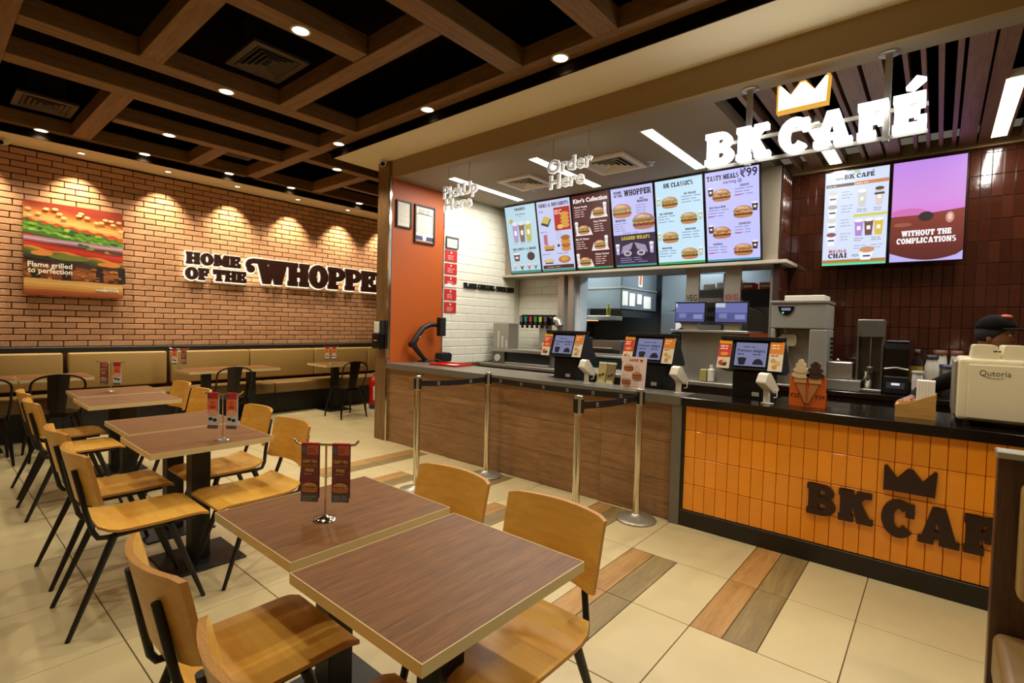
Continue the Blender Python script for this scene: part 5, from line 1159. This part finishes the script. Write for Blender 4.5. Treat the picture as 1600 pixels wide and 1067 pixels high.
t = thing('cup_dispenser', 'tall steel cup dispenser box with slots beside the soda taps', 'dispenser', (5.55, 4.80, SB)); MB().cbox(-.1, .12, -.15, .15, 0, .36, STEEL, .006).build('box', t); b = MB()
for i, hh in enumerate((.25, .18, .12)): b.box(-.104, -.1, .03-i*.075, .052-i*.075, .01, hh, WPLAS)
b.build('slots', t)
t = thing('soda_dispenser', 'black soda tap bar on a steel tower with coloured flavour labels', 'soda dispenser', (5.85, 4.36, SB))
MB().cbox(-.06, .08, -.12, .02, 0, .40, STEEL, .01).build('tower', t); MB().tube([(0, .36, .42), (0, -.22, .42)], .075, BLACKG, 16).tube([(0, -.22, .42), (0, -.28, .40), (0, -.30, .34)], .06, STEEL, 14).build('tap_bar', t)
for i, h in enumerate(('6a6a88', '208a70', 'b82828', '208a58', 'b8c028', '4a4a60')):
    y = .31-i*.088; o = MB().cbox(-.11, -.03, y-.034, y+.034, .34, .47, BLACKG, .008).cyl((-.07, y, .30), (-.07, y, .35), .02, BLACK, n=10).build('tap', t); MB().cbox(-.114, -.108, y-.026, y+.026, .39, .46, mat('flavour_'+h, h, .4), .002).build('flavour_label', o)
t = thing('white_cup', 'small white paper cup beside the soda tower', 'cup', (5.60, 4.12, SB)); MB().lathe([(.0001, 0), (.028, 0), (.038, .1), (.034, .1), (.025, .004), (.0001, .004)], WPLAS).build('cup', t)
# ================================================================== KITCHEN BEHIND THE OPENING
t = thing('assembly_unit', 'stainless assembly unit with shelf below the kitchen screens', 'kitchen unit', (0, 0, 0)); MB().cbox(5.56, 6.0, 1.6, 2.2, 0, 1.42, STEEL, .006).build('cabinet', t); MB().cbox(5.48, 6.05, 1.48, 2.30, 1.425, 1.45, STEEL, .004).build('shelf', t); MB().cbox(5.40, 6.02, 1.42, 3.7, .86, .9, STEEL, .004).box(5.5, 6.0, 1.42, 3.7, 0, .86, STEEL_D).build('lower_worktop', t)
KS = emis('kitchen_screen', '5a62a0', .8)
for y, l in ((2.11, 'kitchen order screen below the VEG plate'), (1.675, 'kitchen order screen below the NON VEG plate')):
    t = thing('order_screen', l, 'screen', (5.58, y, 1.4505)); MB().cbox(-.03, .05, -.09, .07, 0, .10, STEEL, .004).build('stand', t); MB().cbox(-.05, -.01, -.175, .165, .075, .305, BLACKG, .006).build('casing', t); c = Canvas(FX(5.53, y+.155, 1.4505+.09), lambda q: emis('order_'+q, q, .8), .0006, .0003); c.rect(0, 0, .32, .20, '5a5c98'); c.rect(0, .1, .32, .2, '7478b8'); c.rect(.0, .155, .1 if y < 1.9 else .02, .2, 'c8d8e8'); c.rect(.2, .03, .3, .08, '8a98c8'); c.rect(.04, .04, .12, .09, '8088b8'); q = c.build('picture', t); q.matrix_parent_inverse = Matrix.Translation((-5.58, -y, -1.4505))
for y0, y1, tx, col, l in ((2.31, 2.155, 'VEG', '2a2a24', 'stainless plate lettered VEG hanging above the kitchen screens'), (1.87, 1.695, 'NON VEG', '8a2430', 'stainless plate lettered NON VEG hanging above the kitchen screens')):
    t = thing('station_plate', l, 'sign plate', (0, 0, 0)); MB().cbox(5.92, 5.95, y1, y0, 1.52, 2.165, STEEL, .003).build('plate', t); MB().box(5.905, 5.921, y1, y0, 1.60, 1.95, STEEL).build('front_sheet', t)
    c = Canvas(FX(5.904, y0, 0), pd, .0006, .0002); c.text(tx, (y0-y1)/2, 1.79, .10, col, .02, 'C', (y0-y1)*.82); c.build('lettering', t)
t = thing('extractor_hood', 'big grey extractor hood with paper notices inside the kitchen', 'extractor hood', (0, 0, 0)); MB().cbox(7.0, 8.25, 3.73, 5.2, 1.74, 2.65, KGREY, .01).build('hood', t); MB().cbox(6.985, 8.25, 3.715, 3.73, 2.06, 2.09, STEEL, .003).box(6.985, 7.0, 3.73, 5.2, 2.06, 2.08, STEEL).build('seam', t); MB().prism([(0, 0), (1.2, 0), (1.1, -.12), (.1, -.12)], FY(7.02, 4.6, 1.74), -.5, .85, KDARK).build('filter', t)
for i, (x0, x1, z0, z1) in enumerate(((7.02, 7.2, 1.80, 2.02), (7.25, 7.44, 1.80, 2.0), (7.52, 7.68, 1.84, 2.0), (7.76, 8.02, 1.78, 1.98))): MB().box(x0, x1, 3.722, 3.729, z0, z1, PAPER).build('notice', t)
MB().box(7.55, 7.68, 3.722, 3.729, 2.12, 2.36, PAPER).box(7.575, 7.655, 3.720, 3.722, 2.15, 2.33, pd('a85a30')).build('notice', t)
t = thing('heat_station', 'heated holding station with glowing copper lamp bar in the kitchen', 'holding station', (0, 0, 0)); MB().cbox(6.35, 6.95, 3.35, 4.9, 0, 1.02, KDARK, .005).build('cabinet', t); MB().cbox(6.33, 6.97, 3.33, 4.9, 1.02, 1.05, STEEL, .004).build('worktop', t); MB().box(6.344, 6.35, 3.38, 4.2, .55, .99, mat('green_panel', '123028', .4)).build('front_panel', t)
COP = mat('copper', 'b07a58', .3, 1.0); MB().cyl((6.6, 4.22, 1.05), (6.6, 4.22, 1.55), .022, COP).build('lamp_post', t); MB().cbox(6.45, 6.85, 3.62, 4.75, 1.56, 1.62, STEEL, .004).build('lamp_shelf', t); MB().box(6.47, 6.83, 4.02, 4.7, 1.548, 1.56, emis('heat_glow', 'ffb070', 1.6)).build('heat_element', t); area('heat_lamp', (6.65, 4.4, 1.54), 2.0, .3, .6, (1, .6, .3), t)
t = thing('steel_pan', 'low steel pan standing on the heat lamp shelf', 'pan', (6.62, 4.26, 1.6205)); MB().cbox(-.1, .1, -.16, .2, 0, .12, KGREY, .006).build('pan', t); MB().tube([(-.1, -.06, .09), (-.13, .02, .095), (-.1, .1, .09)], .006, STEEL, 6).build('handle', t)
t = thing('sauce_bottle', 'yellow squeeze bottle on the heat lamp shelf', 'bottle', (6.6, 3.72, 1.6205)); MB().lathe([(.0001, 0), (.03, 0), (.03, .12), (.012, .15)], mat('yellow_plastic', 'b0a820', .4)).build('body', t); MB().lathe([(.014, .15), (.005, .2), (.0001, .2)], mat('yellow_cap', '788018', .4)).build('cap', t)
t = thing('pizza_oven', 'dark oven with steel trim under the extractor hood', 'oven', (0, 0, 0)); MB().cbox(7.2, 8.2, 3.8, 5.1, 0, 1.25, STEEL_D, .01).build('body', t); MB().box(7.19, 7.2, 3.85, 5.0, .3, 1.1, KDARK).build('door', t); MB().cyl((7.16, 3.95, 1.12), (7.16, 4.95, 1.12), .012, STEEL).build('handle', t)
t = thing('refrigerator', 'tall grey kitchen refrigerator with a paper on its door', 'refrigerator', (0, 0, 0)); MB().cbox(8.2, 8.85, 2.6, 3.62, 0, 2.35, KGREY, .01).build('body', t); o = MB().cbox(8.17, 8.2, 3.12, 3.60, .1, 1.72, KGREY, .006).build('door', t); MB().cyl((8.14, 3.16, .9), (8.14, 3.16, 1.5), .012, STEEL).build('handle', o); o = MB().cbox(8.17, 8.2, 2.62, 3.10, .1, 1.72, KGREY, .006).build('door', t); MB().cyl((8.14, 3.06, .9), (8.14, 3.06, 1.5), .012, STEEL).build('handle', o); MB().box(8.165, 8.17, 3.18, 3.34, 1.2, 1.68, PAPER).build('notice', t)
t = thing('holding_cabinet', 'grey upright warming cabinet seen between the VEG plates', 'kitchen cabinet', (0, 0, 0)); MB().cbox(6.9, 7.5, 2.1, 2.52, 0, 2.0, mat('cabinet_grey', '70787a', .4), .01).build('body', t); b = MB()
for i in range(7): b.box(6.89, 6.9, 2.2, 2.5, 1.1+i*.12, 1.16+i*.12, PAPER if i in (3, 6) else KDARK)
b.build('slots', t); MB().cyl((6.87, 2.14, 1.2), (6.87, 2.14, 1.9), .012, STEEL).build('handle', t)
t = thing('paper_stack', 'pile of white paper wraps on top of the warming cabinet', 'paper', (7.1, 2.3, 2.0005)); MB().cbox(-.15, .15, -.19, .0, 0, .09, PAPER, .01).build('pile', t); MB().cbox(-.15, .15, .02, .18, 0, .075, PAPER, .01).build('pile', t)
t = thing('toaster_unit', 'black toaster machine with cables at the right of the kitchen', 'kitchen machine', (0, 0, 0)); MB().cbox(6.75, 7.3, 1.42, 1.98, 0, 1.97, KDARK, .01).build('body', t); MB().tube([(6.73, 1.92, 1.85), (6.70, 1.8, 1.74), (6.72, 1.66, 1.68)], .012, STEEL, 6).tube([(6.73, 1.92, 1.85), (6.70, 1.86, 1.7), (6.72, 1.84, 1.5)], .01, STEEL, 6).build('cables', t); MB().box(6.745, 6.75, 1.5, 1.9, 1.3, 1.75, STEEL_D).build('door', t)
for y, h, l in ((1.86, 'c03c24', 'red carton on top of the black kitchen machine'), (1.66, 'd86820', 'orange carton on top of the black kitchen machine'), (1.5, 'e0dcd0', 'white carton on top of the black kitchen machine')):
    t = thing('carton', l, 'carton', (6.9, y, 1.9705)); MB().cbox(-.1, .1, -.07, .07, 0, .09 if h != 'e0dcd0' else .17, mat('carton_'+h, h, .6), .004).build('box', t); MB().box(-.101, -.099, -.05, .05, .03, .06, PAPER).build('printed_panel', t)
t = thing('orange_crate', 'orange plastic crate right of the kitchen screens', 'crate', (6.2, 1.52, 1.30)); MB().prism([(0, 0), (.30, 0), (.34, .13), (-.03, .13)], FX(-.09, .16, 0), -.2, 0, mat('crate_orange', 'b8401a', .5)).build('crate', t, .006)
MB().cbox(5.98+.05-6.2, .35, -.2, .2, -.02, 0, STEEL, .003).build('shelf_plate', t); MB().box(-.02, .02, -.02, .02, -.4, -.02, STEEL).build('shelf_post', t)
t = thing('cleaning_bottles', 'yellow and white spray bottles on the steel worktop', 'bottle', (5.50, 1.90, .9005)); MB().cbox(-.03, .03, -.02, .05, 0, .13, mat('pale_yellow', 'b0a858', .5), .008).build('yellow_bottle', t); MB().cbox(-.03, .03, -.09, -.03, 0, .14, WPLAS, .01).cyl((0, -.06, .13), (0, -.06, .18), .015, WPLAS).build('white_bottle', t)
# ================================================================== PEOPLE
def person_mesh(name, joints, edges, root, mats_fn, head=None, extra=None):
    """continuous body grown over a skeleton (skin + subdivision), materials by region"""
    me = bpy.data.meshes.new(name); ks = list(joints); me.from_pydata([joints[k][0] for k in ks], [(ks.index(a), ks.index(b_)) for a, b_ in edges], [])
    o = bpy.data.objects.new(name, me); COL.objects.link(o)
    sk = o.modifiers.new('skin', 'SKIN'); sk.use_smooth_shade = True
    if not me.skin_vertices: me.skin_vertices.new()
    for i, k in enumerate(ks):
        r = joints[k][1]; me.skin_vertices[0].data[i].radius = r if isinstance(r, tuple) else (r, r); me.skin_vertices[0].data[i].use_root = (k == root)
    sb = o.modifiers.new('sub', 'SUBSURF'); sb.levels = 2; sb.render_levels = 2
    bpy.context.view_layer.update(); dg = bpy.context.evaluated_depsgraph_get()
    m2 = bpy.data.meshes.new_from_object(o.evaluated_get(dg)); bpy.data.objects.remove(o)
    b = MB(); vs = [tuple(v.co) for v in m2.vertices]; groups = {}
    for p in m2.polygons: groups.setdefault(mats_fn(p.center), []).append(list(p.vertices))
    for m, fs in groups.items():
        used = sorted({i for f in fs for i in f}); ix = {v: i for i, v in enumerate(used)}; b.add([vs[i] for i in used], [[ix[i] for i in f] for f in fs], m, True)
    if extra: extra(b)
    return b
def head_fn(face):
    """egg-shaped head with brow, nose, lips and chin; face = heading of the nose"""
    ca, sa = math.cos(face), math.sin(face)
    def f(q):
        fx = q.x*ca+q.y*sa; fy = -q.x*sa+q.y*ca; z = q.z
        w_ = 1-.20*max(0, -z)**1.3; fx2 = fx*(1-.05*max(0, -z)); fy2 = fy*w_*.86
        if fx > .6 and abs(fy) < .28:
            k = (1-abs(fy)/.28)
            fx2 += .17*k*math.exp(-((z+.12)/.14)**2)+.05*k*math.exp(-((z+.46)/.08)**2)+.05*k*math.exp(-((z+.72)/.12)**2)-.05*k*math.exp(-((z-.10)/.10)**2)
        return Vector((fx2*ca-fy2*sa, fx2*sa+fy2*ca, z))
    return f
def cap(parent, c, face, m, brim=True):
    ca, sa = math.cos(face), math.sin(face); b = MB()
    b.ell((c[0], c[1], c[2]), (.108, .108, .095), m, 20, 12, lambda q: Vector((q.x, q.y, max(q.z, -.02)))); b.build('cap', parent)
    b = MB(); vs = []; n = 10
    for i in range(n+1):
        a = -1.0+2.0*i/n
        for r, z in ((.095, .0), (.175-.03*abs(a), -.012)):
            x, y = r*math.cos(a), r*math.sin(a); vs.append((c[0]+x*ca-y*sa, c[1]+x*sa+y*ca, c[2]+z+.006)); vs.append((c[0]+x*ca-y*sa, c[1]+x*sa+y*ca, c[2]+z))
    fs = []
    for i in range(n):
        q = i*4; r = q+4; fs += [(q, r, r+2, q+2), (q+1, q+3, r+3, r+1), (q+2, r+2, r+3, q+3)]
    b.add(vs, fs, m, True); b.build('cap_brim', parent)
def fingers(wr, d, up, s=1.0):
    """palm + five bent fingers as (joints, edges); wr wrist, d reach direction, up back of the hand"""
    d = Vector(d).normalized(); up = Vector(up).normalized(); sd = d.cross(up).normalized(); J = {}; E_ = []
    wr = Vector(wr); J['palm'] = (tuple(wr+d*.055), (.030, .016)); E_.append(('wrist', 'palm'))
    for i, (off, ln) in enumerate(((-.030, .062), (-.010, .072), (.010, .068), (.028, .054))):
        a = wr+d*.085+sd*off; b_ = a+d*ln*.5-up*.008; c_ = b_+d*ln*.28-up*.026
        J['k%d' % i] = (tuple(a), .0095); J['m%d' % i] = (tuple(b_), .0088); J['t%d' % i] = (tuple(c_), .0075); E_ += [('palm', 'k%d' % i), ('k%d' % i, 'm%d' % i), ('m%d' % i, 't%d' % i)]
    a = wr+d*.035-sd*.038; b_ = a+d*.035-sd*.020-up*.010; J['th0'] = (tuple(a), .0105); J['th1'] = (tuple(b_), .009); J['th2'] = (tuple(b_+d*.028-up*.012), .0078); E_ += [('palm', 'th0'), ('th0', 'th1'), ('th1', 'th2')]
    return J, E_
def body(px, py, z_sh, face, hands, zfoot=0):
    """standing figure: pelvis, spine, shoulders, legs; hands = {side: (elbow, wrist, reach)}"""
    ca, sa = math.cos(face), math.sin(face)
    def P(f, s_, z): return (px+f*ca-s_*sa, py+f*sa+s_*ca, z)
    J = {'pelvis': (P(0, 0, .93), (.155, .115)), 'waist': (P(.01, 0, 1.06), (.14, .105)), 'chest': (P(.02, 0, z_sh-.12), (.165, .12)), 'upper': (P(.015, 0, z_sh-.02), (.11, .085)), 'neck': (P(.02, 0, z_sh+.055), .055), 'skull': (P(.035, 0, z_sh+.12), .05)}
    E_ = [('pelvis', 'waist'), ('waist', 'chest'), ('chest', 'upper'), ('upper', 'neck'), ('neck', 'skull')]
    for s_, n_ in ((1, 'l'), (-1, 'r')):
        J['hip'+n_] = (P(0, .09*s_, .88), .095); J['knee'+n_] = (P(.02, .10*s_, .48), .062); J['ank'+n_] = (P(-.01, .10*s_, .085), .042); J['toe'+n_] = (P(.15, .115*s_, .035), (.042, .03))
        E_ += [('pelvis', 'hip'+n_), ('hip'+n_, 'knee'+n_), ('knee'+n_, 'ank'+n_), ('ank'+n_, 'toe'+n_)]
        J['sh'+n_] = (P(.01, .185*s_, z_sh-.04), .066); E_.append(('upper', 'sh'+n_))
        el, wr, rc = hands[n_]
        J['el'+n_] = (el, .045); J['wrist'+n_] = (wr, (.030, .024)); E_ += [('sh'+n_, 'el'+n_), ('el'+n_, 'wrist'+n_)]
        hj, he = fingers(wr, rc, (0, 0, 1))
        for k, v in hj.items(): J[k+n_] = v
        E_ += [(('wrist' if a == 'wrist' else a)+n_, b_+n_) for a, b_ in he]
    return J, E_, P
def make_person(label, px, py, z_sh, face, hands, headface, tilt=0.0, capm=None, headoff=(.06, 0)):
    t = thing('person', label, 'person', (0, 0, 0)); J, E_, P = body(px, py, z_sh, face, hands)
    wr = [Vector(hands[k][1]) for k in hands]
    def mf(c):
        if c.z > z_sh+.05: return SKIN
        if any((c-w_).length < .15 and (c-w_).dot(Vector(hands[k][2])) > .005 for w_, k in zip(wr, hands)): return SKIN
        return SHIRT
    hc = Vector(P(headoff[0], headoff[1], z_sh+.215))
    def ex(b):
        b.ell(hc, (.095, .095, .125), SKIN, 28, 20, head_fn(headface))
        ca, sa = math.cos(headface), math.sin(headface)
        for s_ in (1, -1):
            e = hc+Vector((-sa*.080*s_-ca*.008, ca*.080*s_-sa*.008, -.01)); b.ell(e, (.016, .016, .032), SKIN, 10, 8)
            y = hc+Vector((ca*.083-sa*.034*s_, sa*.083+ca*.034*s_, .012)); b.ell(y, (.011, .011, .008), WPLAS, 8, 6); b.ell(y+Vector((ca*.008, sa*.008, 0)), (.005, .005, .006), BLACK, 8, 6)
    person_mesh('body', J, E_, 'pelvis', mf, extra=ex).build('body', t)
    HAIR = mat('black_hair', '120c0a', .7, bump=.3); ca, sa = math.cos(headface), math.sin(headface)
    MB().ell(hc+Vector((-ca*.014, -sa*.014, .028)), (.099, .095, .108), HAIR, 20, 12, lambda q: Vector((q.x, q.y, max(q.z, -.55+.75*max(0, q.x*ca+q.y*sa))))).build('hair', t)
    if capm: cap(t, hc+Vector((0, 0, .058)), headface, capm)
    return t, hc
CAPM = mat('cap_black', '0e0b09', .95, spec=.15)
t, hc = make_person('worker in black cap and black shirt behind the coffee machine, reaching left', 4.80, -.20, 1.24, -PI/2-.25,
    {'l': ((4.62, -.55, 1.12), (4.50, -.72, 1.02), (-.5, -.6, -.1)), 'r': ((4.60, .08, 1.06), (4.36, .115, 1.03), (-.55, .35, -.15))}, -PI/2-.35, capm=CAPM, headoff=(.10, .0))
MB().ell(hc+Vector((-.03, .075, .03)), (.012, .02, .016), WPLAS).build('ear_piece', t)
b = MB(); b.ell(hc+Vector((-.02, -.045, .135)), (.04, .035, .018), mat('cap_emblem', 'b8481c', .6)); b.build('cap_emblem', t)
make_person('worker in black clothes seen behind the kitchen order screen below VEG', 6.42, 2.48, 1.42, PI-.4, {'l': ((6.30, 2.22, 1.15), (6.15, 2.25, 1.08), (-1, .1, -.2)), 'r': ((6.50, 2.74, 1.15), (6.28, 2.72, 1.07), (-1, 0, -.2))}, PI-.2, capm=CAPM)
